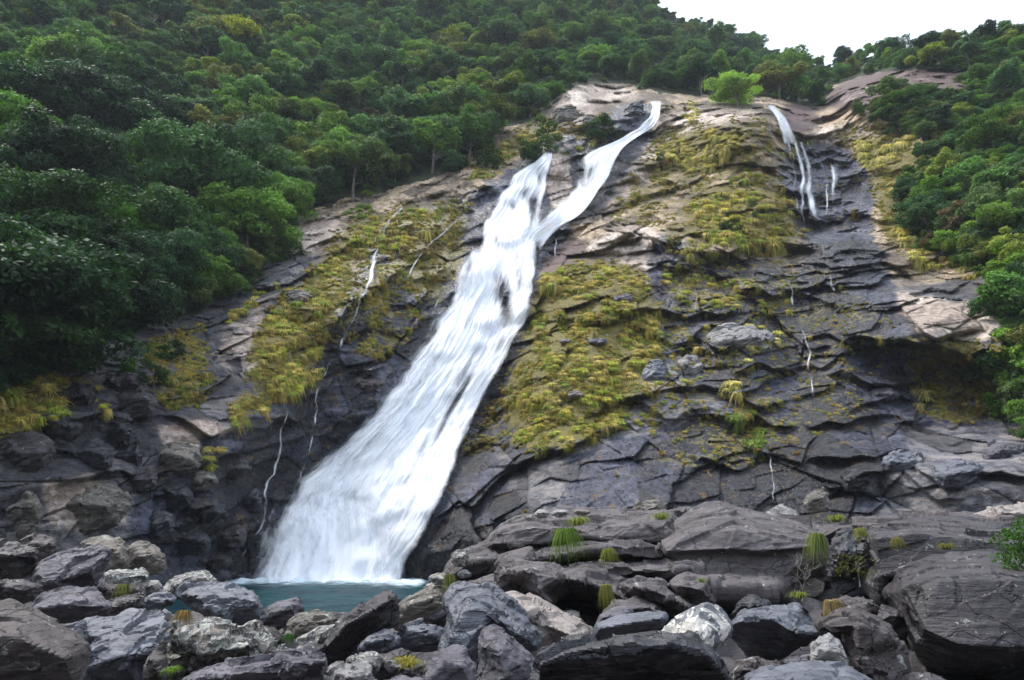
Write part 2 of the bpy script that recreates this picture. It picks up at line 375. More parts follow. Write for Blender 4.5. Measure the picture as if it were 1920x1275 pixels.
# ------------------------------------------------------------------ materials
def mat_cliff():
    t = NT('cliff_rock')
    pos = t.n('NewGeometry').outputs['Position']
    wet, tan, brn, moss = [t.attr(a).outputs['Fac'] for a in ('wet', 'tan', 'brn', 'moss')]
    warm = t.attr('warm').outputs['Fac']
    n1 = t.noise(pos, .35, 5, .6, .4); n2 = t.noise(pos, 1.6, 6, .65); n3 = t.noise(pos, 7, 4, .6)
    strata = t.noise(t.mapv(pos, (0, R(-30), 0), (.4, .4, 1.9)), 1.0, 5, .6, .5)
    cell = t.ramp(t.attr('cell').outputs['Fac'], .42, .64)  # random block tone, contrast raised to paint in facets that reflect the sky
    streak = t.noise(t.mapv(pos, (0, R(20), 0), (1.6, 1.0, .12)), 1.0, 4, .6)
    base = t.mix(t.ramp(n2, .35, .65), c4((.05, .05, .054)), c4((.16, .16, .175)))
    base = t.mix(t.math('MULTIPLY', t.ramp(strata, .45, .62), .6), base, c4((.24, .215, .195)))
    wcol = t.mix(t.ramp(n2, .38, .62), c4((.17, .125, .07)), c4((.46, .36, .25)))
    base = t.mix(t.ramp(t.math('ADD', warm, t.math('MULTIPLY', t.math('SUBTRACT', n1, .5), 1.4)), .3, .8), base, wcol)
    base = t.mix(cell, t.mix(1.0, base, c4((.5, .5, .54)), 'MULTIPLY'), t.mix(1.0, base, c4((1.45, 1.4, 1.38)), 'MULTIPLY'))
    base = t.mix(t.math('MULTIPLY', t.ramp(n1, .5, .7), .5), base, c4((.12, .095, .075)))
    def th(m, nz, k=.9):
        return t.ramp(t.math('ADD', m, t.math('MULTIPLY', t.math('SUBTRACT', nz, .5), k)), .38, .62)
    tanc = t.mix(t.ramp(n2, .4, .62), c4((.44, .35, .275)), c4((.72, .62, .55)))
    tanc = t.mix(t.math('MULTIPLY', t.ramp(streak, .5, .68), .6), tanc, c4((.2, .155, .12)))
    tanc = t.mix(cell, t.mix(1.0, tanc, c4((.72, .68, .66)), 'MULTIPLY'), t.mix(1.0, tanc, c4((1.2, 1.2, 1.2)), 'MULTIPLY'))
    base = t.mix(th(brn, n2), base, t.mix(n3, c4((.08, .05, .045)), c4((.19, .13, .115))))
    base = t.mix(th(tan, n1, 1.0), base, tanc)
    wetc = t.mix(t.ramp(n2, .35, .7), c4((.006, .006, .009)), c4((.026, .026, .034)))
    wetc = t.mix(t.math('MULTIPLY', t.ramp(strata, .5, .7), .4), wetc, c4((.075, .068, .066)))
    wetc = t.mix(cell, wetc, t.mix(1.0, wetc, c4((3.6, 3.8, 4.3)), 'MULTIPLY'))  # some wet blocks painted brighter and bluer, like sky-lit facets
    wm = th(wet, n1, 1.3)
    base = t.mix(wm, base, wetc)
    # orange and mustard growth in seeping places, green moss in the mats
    ochre = t.mix(t.ramp(n3, .4, .6), c4((.11, .055, .012)), c4((.20, .12, .022)))
    om = t.math('MULTIPLY', t.ramp(t.noise(pos, .9, 5, .7), .58, .66), t.ramp(t.math('ADD', moss, t.math('MULTIPLY', wet, .4)), .1, .5))
    base = t.mix(om, base, ochre)
    mossc = t.mix(t.ramp(n3, .35, .65), c4((.08, .068, .018)), c4((.26, .21, .05)))
    mm = t.ramp(t.math('ADD', moss, t.math('ADD', t.math('MULTIPLY', t.math('SUBTRACT', n2, .5), 1.5), t.math('MULTIPLY', t.math('SUBTRACT', n1, .5), 1.8))), .55, .78)
    base = t.mix(mm, base, mossc)
    # thin open joints
    vor = t.n('TexVoronoi', feature='DISTANCE_TO_EDGE'); vor.inputs['Scale'].default_value = .9
    jig = t.n('VectorMath', operation='ADD'); t.l(t.mapv(pos, (0, R(-28), 0), (.5, .7, 1.5)), jig.inputs[0])
    nzc = t.n('TexNoise'); nzc.inputs['Scale'].default_value = .8; nzc.inputs['Detail'].default_value = 4; t.l(pos, nzc.inputs['Vector'])
    sc = t.n('VectorMath', operation='SCALE'); t.l(nzc.outputs['Color'], sc.inputs[0]); sc.inputs['Scale'].default_value = 1.4
    t.l(sc.outputs[0], jig.inputs[1]); t.l(jig.outputs[0], vor.inputs['Vector'])
    crack = t.ramp(vor.outputs[0], .0, .035)
    rough = t.ramp(t.math('MULTIPLY', wm, t.ramp(n2, .3, .6, 1.0, .75)), 0, 1, .8, .24)
    b = t.bump(n3, .6, .12); b = t.bump(n2, .9, .5, b); b = t.bump(strata, .6, .2, b); b = t.bump(crack, .6, .15, b)
    fine = t.noise(pos, 22, 3, .6); b = t.bump(fine, .35, .03, b)
    return t.out(base, rough, b, t.ramp(wm, 0, 1, .4, .5))

def mat_rock(name, dark, light, strata_rot=(0, 0, 0), lichen=0.0, rough=.72, stain=None, streak=1.0, patch=0.0):
    t = NT(name)
    tc = t.n('TexCoord').outputs['Object']
    oi = t.n('ObjectInfo')
    off = t.n('VectorMath', operation='ADD'); t.l(tc, off.inputs[0]); t.l(oi.outputs['Random'], off.inputs[1])
    v = off.outputs[0]
    n1 = t.noise(v, .7, 6, .62, .3); n2 = t.noise(v, 4.5, 6, .65); n3 = t.noise(v, 30, 4, .7)
    st = t.noise(t.mapv(v, strata_rot, (.5, .5, 4.5)), 1.5, 6, .65, .5)
    col = t.mix(t.ramp(n1, .3, .7), c4(dark), c4(light))
    col = t.mix(t.math('MULTIPLY', t.ramp(st, .45, .6), .5 * streak), col, c4([c * 1.45 for c in light]))
    col = t.mix(t.math('MULTIPLY', t.ramp(st, .44, .36), .55 * streak), col, c4([c * .55 for c in dark]))
    col = t.mix(t.math('MULTIPLY', t.ramp(n2, .5, .7), .45), col, c4([c * .6 for c in dark]))
    col = t.mix(t.math('MULTIPLY', t.ramp(n3, .55, .7), .35), col, c4([min(1, c * 1.7) for c in light]))
    if stain: col = t.mix(t.math('MULTIPLY', t.ramp(t.noise(v, 1.3, 4, .6, 1), .52, .66), .7), col, c4(stain))
    if lichen > 0:
        ln = t.noise(v, 3.2, 7, .72, .6)
        e = .66 - .16 * lichen
        col = t.mix(t.math('MULTIPLY', t.ramp(ln, e, e + .035), .8), col, t.mix(n2, c4((.42, .43, .40)), c4((.22, .22, .17))))
        col = t.mix(t.math('MULTIPLY', t.ramp(t.noise(v, 9, 4, .7), e + .06, e + .1), .8), col, c4((.5, .5, .47)))
    if patch > 0:
        col = t.mix(t.ramp(t.noise(v, 2.0, 6, .6, .8), .55 - patch * .1, .58 - patch * .1), col, c4((.62, .58, .52)))
    vor = t.n('TexVoronoi', feature='DISTANCE_TO_EDGE'); vor.inputs['Scale'].default_value = .55
    nzc = t.n('TexNoise'); nzc.inputs['Scale'].default_value = .9; nzc.inputs['Detail'].default_value = 5; t.l(v, nzc.inputs['Vector'])
    sc = t.n('VectorMath', operation='SCALE'); t.l(nzc.outputs['Color'], sc.inputs[0]); sc.inputs['Scale'].default_value = 1.6
    jig = t.n('VectorMath', operation='ADD'); t.l(t.mapv(v, strata_rot, (.7, .7, 1.5)), jig.inputs[0]); t.l(sc.outputs[0], jig.inputs[1])
    t.l(jig.outputs[0], vor.inputs['Vector'])
    crack = t.ramp(vor.outputs[0], 0.0, .012)
    col = t.mix(t.math('MULTIPLY', t.math('SUBTRACT', 1.0, crack), .6), col, c4([c * .3 for c in dark]))
    b = t.bump(n3, .5, .02); b = t.bump(n2, .7, .07, b); b = t.bump(st, .8 * streak, .08, b); b = t.bump(crack, .8, .05, b)
    rg = t.ramp(n2, .3, .7, rough - .14, min(1, rough + .1))
    return t.out(col, rg, b, .45)

def mat_leaf(name, translu=.25):
    t = NT(name)
    tint = t.attr('tint', 'INSTANCER').outputs['Color']
    lf = t.attr('leaf').outputs['Fac']
    col = t.mix(t.ramp(lf, 0, 1), c4((.62, .62, .62)), c4((1.45, 1.4, 1.2)))
    m = t.mix(1.0, tint, col, 'MULTIPLY')
    pos = t.n('NewGeometry').outputs['Position']
    nz = t.noise(pos, .35, 3, .6)
    m = t.mix(t.ramp(nz, .35, .65, 0, .45), m, t.mix(1.0, m, c4((1.3, 1.2, .9)), 'MULTIPLY'))
    p = t.n('BsdfPrincipled'); t.l(m, p.inputs['Base Color']); p.inputs['Roughness'].default_value = .6; p.inputs['Specular IOR Level'].default_value = .12
    tr = t.n('BsdfTranslucent'); t.l(t.mix(1.0, m, c4((1.2, 1.5, .6)), 'MULTIPLY'), tr.inputs[0])
    mx = t.n('MixShader'); mx.inputs[0].default_value = translu; t.l(p.outputs[0], mx.inputs[1]); t.l(tr.outputs[0], mx.inputs[2])
    return t.out(None, shader=mx.outputs[0])
def mat_bark(name, a, b_):
    t = NT(name); tc = t.n('TexCoord').outputs['Object']
    st = t.noise(t.mapv(tc, (0, 0, 0), (5, 5, .8)), 2, 5, .65)
    return t.out(t.mix(t.ramp(st, .35, .65), c4(a), c4(b_)), .85, t.bump(st, .8, .04))
def mat_floor():
    t = NT('forest_soil'); pos = t.n('NewGeometry').outputs['Position']
    n1 = t.noise(pos, .4, 6, .65); n2 = t.noise(pos, 3, 5, .7)
    col = t.mix(t.ramp(n1, .4, .6), c4((.018, .022, .010)), c4((.035, .05, .014)))
    col = t.mix(t.ramp(n2, .55, .7), col, c4((.06, .055, .025)))
    return t.out(col, .9, t.bump(n2, 1, .4))

M = {}
M['cliff'] = mat_cliff()
M['floor'] = mat_floor()
M['leaf'] = mat_leaf('leaves')
M['grass'] = mat_leaf('grass_blades', .2)
M['bark'] = mat_bark('grey_bark', (.07, .06, .05), (.22, .2, .17))
M['pale_bark'] = mat_bark('pale_dead_wood', (.25, .22, .18), (.5, .46, .4))
SR = (R(12), R(-24), 0)
M['violet'] = mat_rock('violet_grey_rock', (0.050, 0.046, 0.055), (0.103, 0.094, 0.108), SR, .25)
M['blue'] = mat_rock('blue_grey_rock', (0.055, 0.058, 0.072), (0.120, 0.125, 0.148), SR, .1, .55)
M['brown'] = mat_rock('brown_rock', (0.032, 0.026, 0.025), (0.068, 0.054, 0.053), SR, .35, .75)
M['darkb'] = mat_rock('dark_brown_rock', (0.021, 0.018, 0.021), (0.051, 0.043, 0.046), SR, .3, .6)
M['dark'] = mat_rock('dark_wet_rock', (0.012, 0.012, 0.015), (0.035, 0.034, 0.040), SR, .1, .42)
M['pale'] = mat_rock('pale_grey_rock', (0.137, 0.130, 0.130), (0.238, 0.223, 0.216), SR, .3)
M['pink'] = mat_rock('pinkish_worn_rock', (0.184, 0.152, 0.132), (0.304, 0.264, 0.240), SR, 0, .5, streak=.5)
M['lichen'] = mat_rock('lichen_covered_rock', (0.068, 0.064, 0.062), (0.144, 0.132, 0.124), SR, 1.0, .85, stain=(0.176, 0.132, 0.088))
M['tanr'] = mat_rock('tan_rock', (0.068, 0.060, 0.050), (0.144, 0.124, 0.104), SR, .5, .8)
M['patch'] = mat_rock('grey_rock_with_white_patches', (0.104, 0.108, 0.120), (0.160, 0.164, 0.176), SR, .0, .5, streak=.6, patch=1.0)
M['ledge'] = mat_rock('ledge_rock', (0.044, 0.037, 0.038), (0.096, 0.082, 0.084), (0, R(-6), 0), .3, .75, streak=.8)

# ------------------------------------------------------------------ object helpers
def tag(o, label=None, cat=None, group=None, kind=None):
    if label: o['label'] = label
    if cat: o['category'] = cat
    if group: o['group'] = group
    if kind: o['kind'] = kind
    return o
def link(name, me, mats=(), parent=None, loc=None):
    for m in mats: me.materials.append(m)
    o = bpy.data.objects.new(name, me); C.objects.link(o)
    if parent: o.parent = parent
    if loc is not None: o.location = loc
    return o
def mesh_np(name, V, Fc, smooth=True):
    me = bpy.data.meshes.new(name)
    V = np.asarray(V, np.float32); Fc = np.asarray(Fc, np.int32)
    k = Fc.shape[1]
    me.vertices.add(len(V)); me.vertices.foreach_set('co', V.ravel())
    me.loops.add(Fc.size); me.loops.foreach_set('vertex_index', Fc.ravel())
    me.polygons.add(len(Fc))
    me.polygons.foreach_set('loop_start', np.arange(0, Fc.size, k, dtype=np.int32))
    me.polygons.foreach_set('loop_total', np.full(len(Fc), k, np.int32))
    me.polygons.foreach_set('use_smooth', np.full(len(Fc), smooth, bool))
    me.update(calc_edges=True); me.validate()
    return me
def fattr(me, name, arr, dom='POINT', typ='FLOAT'):
    a = me.attributes.new(name, typ, dom)
    a.data.foreach_set('vector' if typ == 'FLOAT_VECTOR' else 'color' if typ == 'FLOAT_COLOR' else 'value', np.asarray(arr).ravel())

# ------------------------------------------------------------------ the great slope: cliff and mountainside
NC, NR = 1150, 640
pxs = np.linspace(-300, 2220, NC)
SKY = [(-300,-230),(1100,-230),(1195,-40),(1215,8),(1260,30),(1320,52),(1400,80),(1460,98),(1510,118),(1545,130),(1570,122),(1610,112),(1660,98),(1720,90),(1800,86),(1850,82),(1900,76),(1960,70),(2220,50)]
ytop = np.interp(pxs, [p[0] for p in SKY], [p[1] for p in SKY])
ybot = np.full(NC, 1150.0)
tt = np.linspace(0, 1, NR)[:, None]
GX = np.broadcast_to(pxs[None], (NR, NC)).astype(float)
GY = ytop[None] * (1 - tt) + ybot[None] * tt
BY = base_Y(GX, GY)
rx, rz = ray(GX, GY)
WX, WZ = rx * BY, CAMZ + rz * BY
fo, we, ta, br, mo, fl = [samp(m, GX, GY) for m in (m_forest, m_wet, m_tan, m_chrom, m_moss, m_fall)]
wob = fbm2(WX / 6, WZ / 6, 5, 3); wob2 = fbm2(WX / 6 + 40, WZ / 6, 9, 3)
def rot(x, z, a): return x * math.cos(a) + z * math.sin(a), -x * math.sin(a) + z * math.cos(a)
CELL = [0, 0]
def rocky(ang, seed, which):
    tot = 0; cell = 0
    for L, amp, st, s, wb, da in ((17.0, 2.6, 1.3, 1, .2, -.12), (8.0, 2.1, 1.4, 2, .16, .3), (3.9, 1.5, 1.5, 3, .12, -.25), (1.9, .85, 1.5, 4, .1, .2), (.95, .34, 1.5, 5, .08, -.15)):
        u0, v0 = rot(WX, WZ * 1.15, ang + da)
        tot = tot + amp * tri2(u0 / (L * st) + wob * wb, v0 / L + wob2 * wb, seed + s * 13)
    for L, amp, st, s, wb, da in ((9.0, 1.3, 1.4, 1, .12, 0), (4.0, .85, 1.5, 2, .1, .2), (1.8, .36, 1.6, 3, .08, -.15)):
        u0, v0 = rot(WX, WZ * 1.15, ang + da)
        h, c = facet2(u0 / (L * st) + wob * wb, v0 / L + wob2 * wb, seed + s * 31, 1.6, -.5)
        cell = cell + facet2.cid * {1: .3, 2: .4, 3: .3}[s]
        amp = amp * (.5 + .5 * sstep(380, 560, GY))
        tot = tot + amp * h
        tot = tot - amp * .35 * (1 - sstep(0, .05, c))
    CELL[which] = cell
    return tot
leftw = 1 - sstep(760, 900, GX + (GY - 640) * .55)
dispA = rocky(R(24), 100, 0); dispB = rocky(R(50), 500, 1)
disp = dispA * (1 - leftw) + dispB * leftw
cellr = CELL[0] * (1 - leftw) + CELL[1] * leftw
disp = disp + .14 * fbm2(WX * 1.3, WZ * 1.6, 71, 4)
big = 1.3 * fbm2(WX / 14, WZ / 14, 33, 3)
amp = (1 - .35 * sstep(.3, .8, mo)) * (1 - .6 * sstep(.3, .9, fl)) * (.85 + .3 * noise2(WX / 19, WZ / 19, 66))
warm = np.clip(1.25 - sstep(330, 640, GY - .12 * (GX - 1000)) * 1.1 - .25 * (GX > 1500) - .5 * sstep(560, 700, GY) + .3 * fbm2(WX / 9, WZ / 9, 12, 3), 0, 1)
rockw = 1 - sstep(.35, .65, fo)
disp = disp * amp * rockw + big + (ledge_disp(GX, GY) + blob_disp(GX, GY)) * rockw
disp = disp + (1 - rockw) * 1.2 * fbm2(WX / 5, WZ / 5, 91, 3)
DY = BY - disp * np.clip(BY / 80, .65, 1.3)
PO = atn(GX, GY, DY)
# what lies behind the skyline: the ground runs on and drops away
ext = []
for k in range(1, 7):
    e = PO[0].copy(); e[:, 1] += k * 26 * np.clip(PO[0][:, 1] / 120, .6, 3); e[:, 0] *= e[:, 1] / PO[0][:, 1]; e[:, 2] -= 7 * k + 3 * k * k
    ext.append(e)
ALL = np.concatenate([np.stack(ext[::-1]), PO]); NE = len(ext)
def padrow(a): return np.concatenate([np.repeat(a[:1], NE, 0), a])
NRT = NR + NE
idx = np.arange(NRT * NC).reshape(NRT, NC)
quads = np.stack([idx[:-1, :-1], idx[1:, :-1], idx[1:, 1:], idx[:-1, 1:]], -1).reshape(-1, 4)
fq = padrow(fo)[:-1, :-1].ravel() + .12 * noise2(padrow(GX)[:-1, :-1].ravel() / 12, padrow(GY)[:-1, :-1].ravel() / 12, 8)
# a strip of both kinds overlaps nowhere: the faces are shared out
def submesh(name, sel, mat, attrs):
    q = quads[sel]; used, inv = np.unique(q, return_inverse=True)
    me = mesh_np(name, ALL.reshape(-1, 3)[used], inv.reshape(-1, 4))
    for k, a in attrs.items(): fattr(me, k, padrow(a).ravel()[used].astype(np.float32))
    return link(name, me, [mat])
isf = fq > .5
cliff = tag(submesh('cliff', ~isf, M['cliff'], dict(wet=we, tan=ta, brn=br, moss=mo, cell=cellr, warm=warm)), kind='structure')
hillside = tag(submesh('hillside', isf, M['floor'], {}), kind='structure')

def grid_at(px, py, img):
    px = np.asarray(px, float); py = np.asarray(py, float)
    fx = np.clip((px + 300) / 2520 * (NC - 1), 0, NC - 1.001)
    yt = np.interp(px, pxs, ytop)
    fy = np.clip((py - yt) / (1150 - yt) * (NR - 1), 0, NR - 1.001)
    ix, iy = fx.astype(int), fy.astype(int); fx = fx - ix; fy = fy - iy
    return (img[iy, ix] * (1 - fx) + img[iy, ix + 1] * fx) * (1 - fy) + (img[iy + 1, ix] * (1 - fx) + img[iy + 1, ix + 1] * fx) * fy
def surfY(px, py): return grid_at(px, py, DY)
SM = DY.copy()
for _ in range(2):                                   # a calmer copy for the water to run on: local nearest rock
    SM = np.minimum(SM, np.minimum(np.roll(SM, 2, 0), np.roll(SM, -2, 0))); SM = np.minimum(SM, np.minimum(np.roll(SM, 2, 1), np.roll(SM, -2, 1)))
SM = blur(SM, 3)

# ------------------------------------------------------------------ ground, river bed, pool
bm = bmesh.new()
for s in (1000,):
    vs = [bm.verts.new((x, y, -2.2)) for x, y in ((-s, -s), (s, -s), (s, s), (-s, s))]
    bm.faces.new(vs)
me = bpy.data.meshes.new('ground'); bm.to_mesh(me); bm.free()
tag(link('ground', me, [M['floor']]), kind='structure')
def bed_z(x, y):
    px = 960 + x / np.maximum(y, 2) * F
    left = 1 - sstep(780, 900, px)
    zl = np.interp(y, [-20, 8, 16, 24, 33, 40, 60], [1.6, 1.1, 1.0, .9, .55, -1.6, -2.4])
    zr = np.interp(y, [-20, 8, 16, 20, 26, 34, 60], [1.6, 1.1, 1.0, 1.6, 2.6, 3.2, 2.6])
    zf = np.interp(y, [20, 30, 40, 60], [1, .9, 1.2, 0.5])
    far = 1 - sstep(200, 290, px)
    return (zl * (1 - far) + zf * far) * left + zr * (1 - left)
bx, by = np.meshgrid(np.linspace(-45, 50, 420), np.linspace(-20, 62, 420))
bz = bed_z(bx, by) + .25 * facet2(bx / 1.3, by / 1.3, 5)[0] + .12 * fbm2(bx, by, 4)
ii = np.arange(420 * 420).reshape(420, 420)
me = mesh_np('riverbed', np.stack([bx, by, bz], -1).reshape(-1, 3), np.stack([ii[:-1, :-1], ii[:-1, 1:], ii[1:, 1:], ii[1:, :-1]], -1).reshape(-1, 4))
tag(link('riverbed', me, [M['darkb']]), kind='structure')

hx, hy = np.meshgrid(np.linspace(-260, 260, 160), np.linspace(-24, -200, 70))  # hill out of view behind the camera, added to block the low sky
hz = -2 + 62 * sstep(0, 120, -hy - 24 + .18 * np.abs(hx) * 0) + 4 * fbm2(hx / 20, hy / 20, 55, 4) * sstep(24, 60, -hy)
ii = np.arange(160 * 70).reshape(70, 160)
me = mesh_np('unseen_hill', np.stack([hx, hy, hz], -1).reshape(-1, 3), np.stack([ii[:-1, :-1], ii[1:, :-1], ii[1:, 1:], ii[:-1, 1:]], -1).reshape(-1, 4))
tag(link('unseen_hill', me, [M['floor']]), kind='structure')

def mat_pool():
    t = NT('pool_water'); pos = t.n('NewGeometry').outputs['Position']
    w1 = t.noise(t.mapv(pos, (0, 0, 0), (1.2, 3.2, 1)), 1.3, 4, .6, .4); w2 = t.noise(t.mapv(pos, (0, 0, R(20)), (3, 8, 1)), 1.6, 3, .6)
    foam = t.attr('foam').outputs['Fac']
    fn = t.noise(t.mapv(pos, (0, 0, 0), (.7, 3, 1)), 1.2, 6, .75, .5)
    fm = t.ramp(t.math('ADD', foam, t.math('MULTIPLY', t.math('SUBTRACT', fn, .5), 1.5)), .3, 1.0)
    deep = t.mix(t.ramp(t.noise(pos, .25, 3), .4, .65), c4((.002, .022, .030)), c4((.004, .042, .048)))
    deep = t.mix(t.ramp(w1, .52, .7), deep, c4((.012, .055, .065)))
    col = t.mix(fm, deep, c4((.62, .74, .8)))
    b = t.bump(w1, .9, .2); b = t.bump(w2, .6, .06, b)
    return t.out(col, t.ramp(fm, 0, 1, .35, .8), b, .04)
px_, py_ = np.meshgrid(np.linspace(-34, 4, 300), np.linspace(28, 72, 240))
FB = []
for p in range(440, 790, 12):                        # where the falling sheet meets the water
    q = np.arange(1040, 1149, 1.0); D_ = grid_at(np.full(q.shape, float(p)), q, SM) - 1.0
    zz = CAMZ + ray(p, q)[1] * D_; k_ = int(np.argmax(zz < 0)) or len(q) - 1
    FB.append(at(p, q[k_], D_[k_]))
print('fall foot', FB[0], FB[-1])
edgey = np.interp(px_, [v.x for v in FB], [v.y for v in FB])
edgey = edgey + .8 * noise2(px_ * .7, px_ * 0, 3) + .5 * noise2(px_ * 2, px_ * 0, 4)
foam = np.exp(-np.maximum(edgey - py_, 0) / 4.2) * sstep(FB[0].x - 2.5, FB[0].x + 1, px_) * (1 - sstep(FB[-1].x - .5, FB[-1].x + 1.6, px_)) * 1.3
foam = np.maximum(foam, .55 * np.exp(-np.maximum(edgey - py_, 0) / 7.0) * sstep(FB[0].x - 7, FB[0].x, px_) * (1 - sstep(FB[-1].x, FB[-1].x + 3, px_)))
pz = .03 * fbm2(px_ * .9, py_ * 1.8, 3, 3) + .28 * np.clip(foam, 0, 1) ** 2 * (.5 + .5 * fbm2(px_ * 1.3, py_ * 1.3, 13, 3))
ii = np.arange(300 * 240).reshape(240, 300)
me = mesh_np('pool', np.stack([px_, py_, pz], -1).reshape(-1, 3), np.stack([ii[:-1, :-1], ii[:-1, 1:], ii[1:, 1:], ii[1:, :-1]], -1).reshape(-1, 4))
fattr(me, 'foam', foam.astype(np.float32))
tag(link('pool', me, [mat_pool()]), kind='structure')

# ------------------------------------------------------------------ waterfalls
def mat_fall():
    t = NT('falling_water')
    uv = t.n('UVMap'); uv.uv_map = 'flow'
    cov = t.attr('cover').outputs['Fac']
    s1 = t.noise(t.mapv(uv.outputs[0], (0, 0, 0), (1.0, .2, 1)), 1.0, 6, .68, .35)
    s2 = t.noise(t.mapv(uv.outputs[0], (0, 0, 0), (5.5, .22, 1)), 1.0, 5, .65, .2)
    s3 = t.noise(t.mapv(uv.outputs[0], (0, 0, 0), (.35, .22, 1)), 1.0, 4, .6, .4)
    s = t.math('ADD', t.math('MULTIPLY', s1, .5), t.math('ADD', t.math('MULTIPLY', s2, .1), t.math('MULTIPLY', s3, .4)))
    s = t.math('SUBTRACT', s, .5)
    a = t.ramp(t.math('ADD', cov, t.math('MULTIPLY', s, 2.1)), .12, .82)
    a = t.math('MULTIPLY', a, t.ramp(cov, 0, .12))
    p = t.n('BsdfPrincipled'); t.l(t.mix(t.ramp(s, -.16, .06), c4((.84, .88, .95)), c4((.97, .98, 1.0))), p.inputs['Base Color'])
    p.inputs['Roughness'].default_value = .6
    p.inputs['Specular IOR Level'].default_value = .2
    t.l(t.bump(s, .25, .3), p.inputs['Normal'])
    tr = t.n('BsdfTranslucent'); tr.inputs[0].default_value = (.9, .94, 1, 1)
    m1 = t.n('MixShader'); m1.inputs[0].default_value = .3; t.l(p.outputs[0], m1.inputs[1]); t.l(tr.outputs[0], m1.inputs[2])
    tp = t.n('BsdfTransparent'); m2 = t.n('MixShader'); t.l(a, m2.inputs[0]); t.l(tp.outputs[0], m2.inputs[1]); t.l(m1.outputs[0], m2.inputs[2])
    return t.out(None, shader=m2.outputs[0])
M['fall'] = mat_fall()
# dark windows in the veil: centre, length along the flow, width, angle of the flow, strength
GAPS = [(898,446,32,11,R(92),1.2),(998,387,24,12,R(100),1.0),(1090,322,34,14,R(92),.8),(1100,345,24,12,R(110),.4),(965,500,45,16,R(100),.4),(915,400,16,9,R(70),.7),(950,330,14,7,R(80),.6),(1010,330,16,6,R(90),.6),(960,385,14,8,R(60),.6),(1060,380,14,9,R(120),.5),(880,500,20,7,R(110),.7),(930,450,18,8,R(80),.5),(1085,315,22,10,R(95),.7),(1120,300,18,7,R(100),.4),(880,600,30,7,R(120),.4),(815,620,30,7,R(120),.35),(700,820,60,8,R(125),.35),(660,930,60,9,R(118),.3),(945,560,90,20,R(80),.8),(975,520,60,14,R(80),.6),(850,760,110,9,R(120),.9),(870,700,60,10,R(120),.7),(830,800,70,8,R(120),.8),
        (1000,395,30,10,R(100),.8),(935,500,40,8,R(110),.5),(800,700,60,8,R(125),.5),(790,850,90,12,R(118),.5),(720,880,70,10,R(122),.35),(985,365,22,9,R(95),.5),(940,640,60,8,R(118),.6),(760,960,70,9,R(118),.35),(1105,330,30,8,R(100),.6)]
def gapmask(X, Y):
    g = np.zeros(X.shape)
    for cx, cy, l, w, a, s in GAPS:
        dx, dy = X - cx, Y - cy
        al = dx * math.cos(a) + dy * math.sin(a); ac = -dx * math.sin(a) + dy * math.cos(a)
        g = np.maximum(g, s * np.exp(-(al / l) ** 2 - (ac / w) ** 2))
    return g
def fall_sheet(rows, ns, step, off, edge=(.10, .08), seed=0, topfade=0, botfade=0, gaps=True, amp=.28, dens=.62, ragl=6, ragr=4, flare=0, strands=0):
    ys = np.array([r[0] for r in rows], float)
    Y1 = np.arange(ys[0], ys[-1] + .01, step)
    xl = np.interp(Y1, ys, [r[1] for r in rows]); xr = np.interp(Y1, ys, [r[2] for r in rows])
    k = 9
    for _ in range(2):
        xl = np.convolve(np.pad(xl, k // 2, mode='edge'), np.ones(k) / k, 'valid'); xr = np.convolve(np.pad(xr, k // 2, mode='edge'), np.ones(k) / k, 'valid')
    S = np.linspace(0, 1, ns)[None]
    tq = Y1 / 30.0
    xl = xl + ragl * noise2(tq, tq * 0 + seed, 41) + ragl * .5 * noise2(tq * 3, tq * 0 + seed, 42); xr = xr + ragr * noise2(tq, tq * 0 + seed, 43)
    X = xl[:, None] * (1 - S) + xr[:, None] * S; Yg = np.broadcast_to(Y1[:, None], X.shape)
    D = grid_at(X, Yg, SM) - off
    U = S * (xr - xl).mean() / F * D.mean() + 0 * X; 
    V = np.cumsum(np.full(X.shape, step), 0) / F * D.mean() * 1.25
    D = D - amp * (fbm2(U * .8 + seed, V * .2, 3 + seed, 4)) - amp * .6 * fbm2(U * 4, V * .2, 7 + seed, 2)
    if flare: D = D - flare * np.exp(-(ys[-1] - Yg) / 9.0) * (.7 + .6 * noise2(U * .7, U * 0 + seed, 61))
    Pt = atn(X, Yg, D)
    cov = (dens + .12 * sstep(600, 950, Yg)) * np.ones(X.shape)
    e = np.minimum(sstep(0, edge[0], S + 0 * X), sstep(0, edge[1], 1 - S + 0 * X))
    cov = cov * (.02 + .98 * e) + .22 * e
    if strands:
        st = 0
        for k_ in range(strands):
            c_ = (k_ + .5) / strands + .1 * noise2(V * .12, V * 0 + k_ * 3.3, 71) + .05 * math.sin(k_ * 5)
            st = np.maximum(st, np.exp(-((S - c_) / (.02 + .014 * (k_ % 3))) ** 2) * (.55 + .45 * noise2(V * .3, V * 0 + k_, 72)))
        cov = cov * (.1 + 1.8 * st)
    if topfade: cov *= sstep(0, topfade, Yg - ys[0])
    if botfade: cov *= sstep(0, botfade, ys[-1] - Yg)
    if gaps: cov = cov - .75 * gapmask(X, Yg)
    nr, nc = X.shape
    ii = np.arange(nr * nc).reshape(nr, nc)
    q = np.stack([ii[:-1, :-1], ii[1:, :-1], ii[1:, 1:], ii[:-1, 1:]], -1).reshape(-1, 4)
    return Pt.reshape(-1, 3), q, np.stack([U + seed * 7.7, V], -1).reshape(-1, 2), cov.ravel()
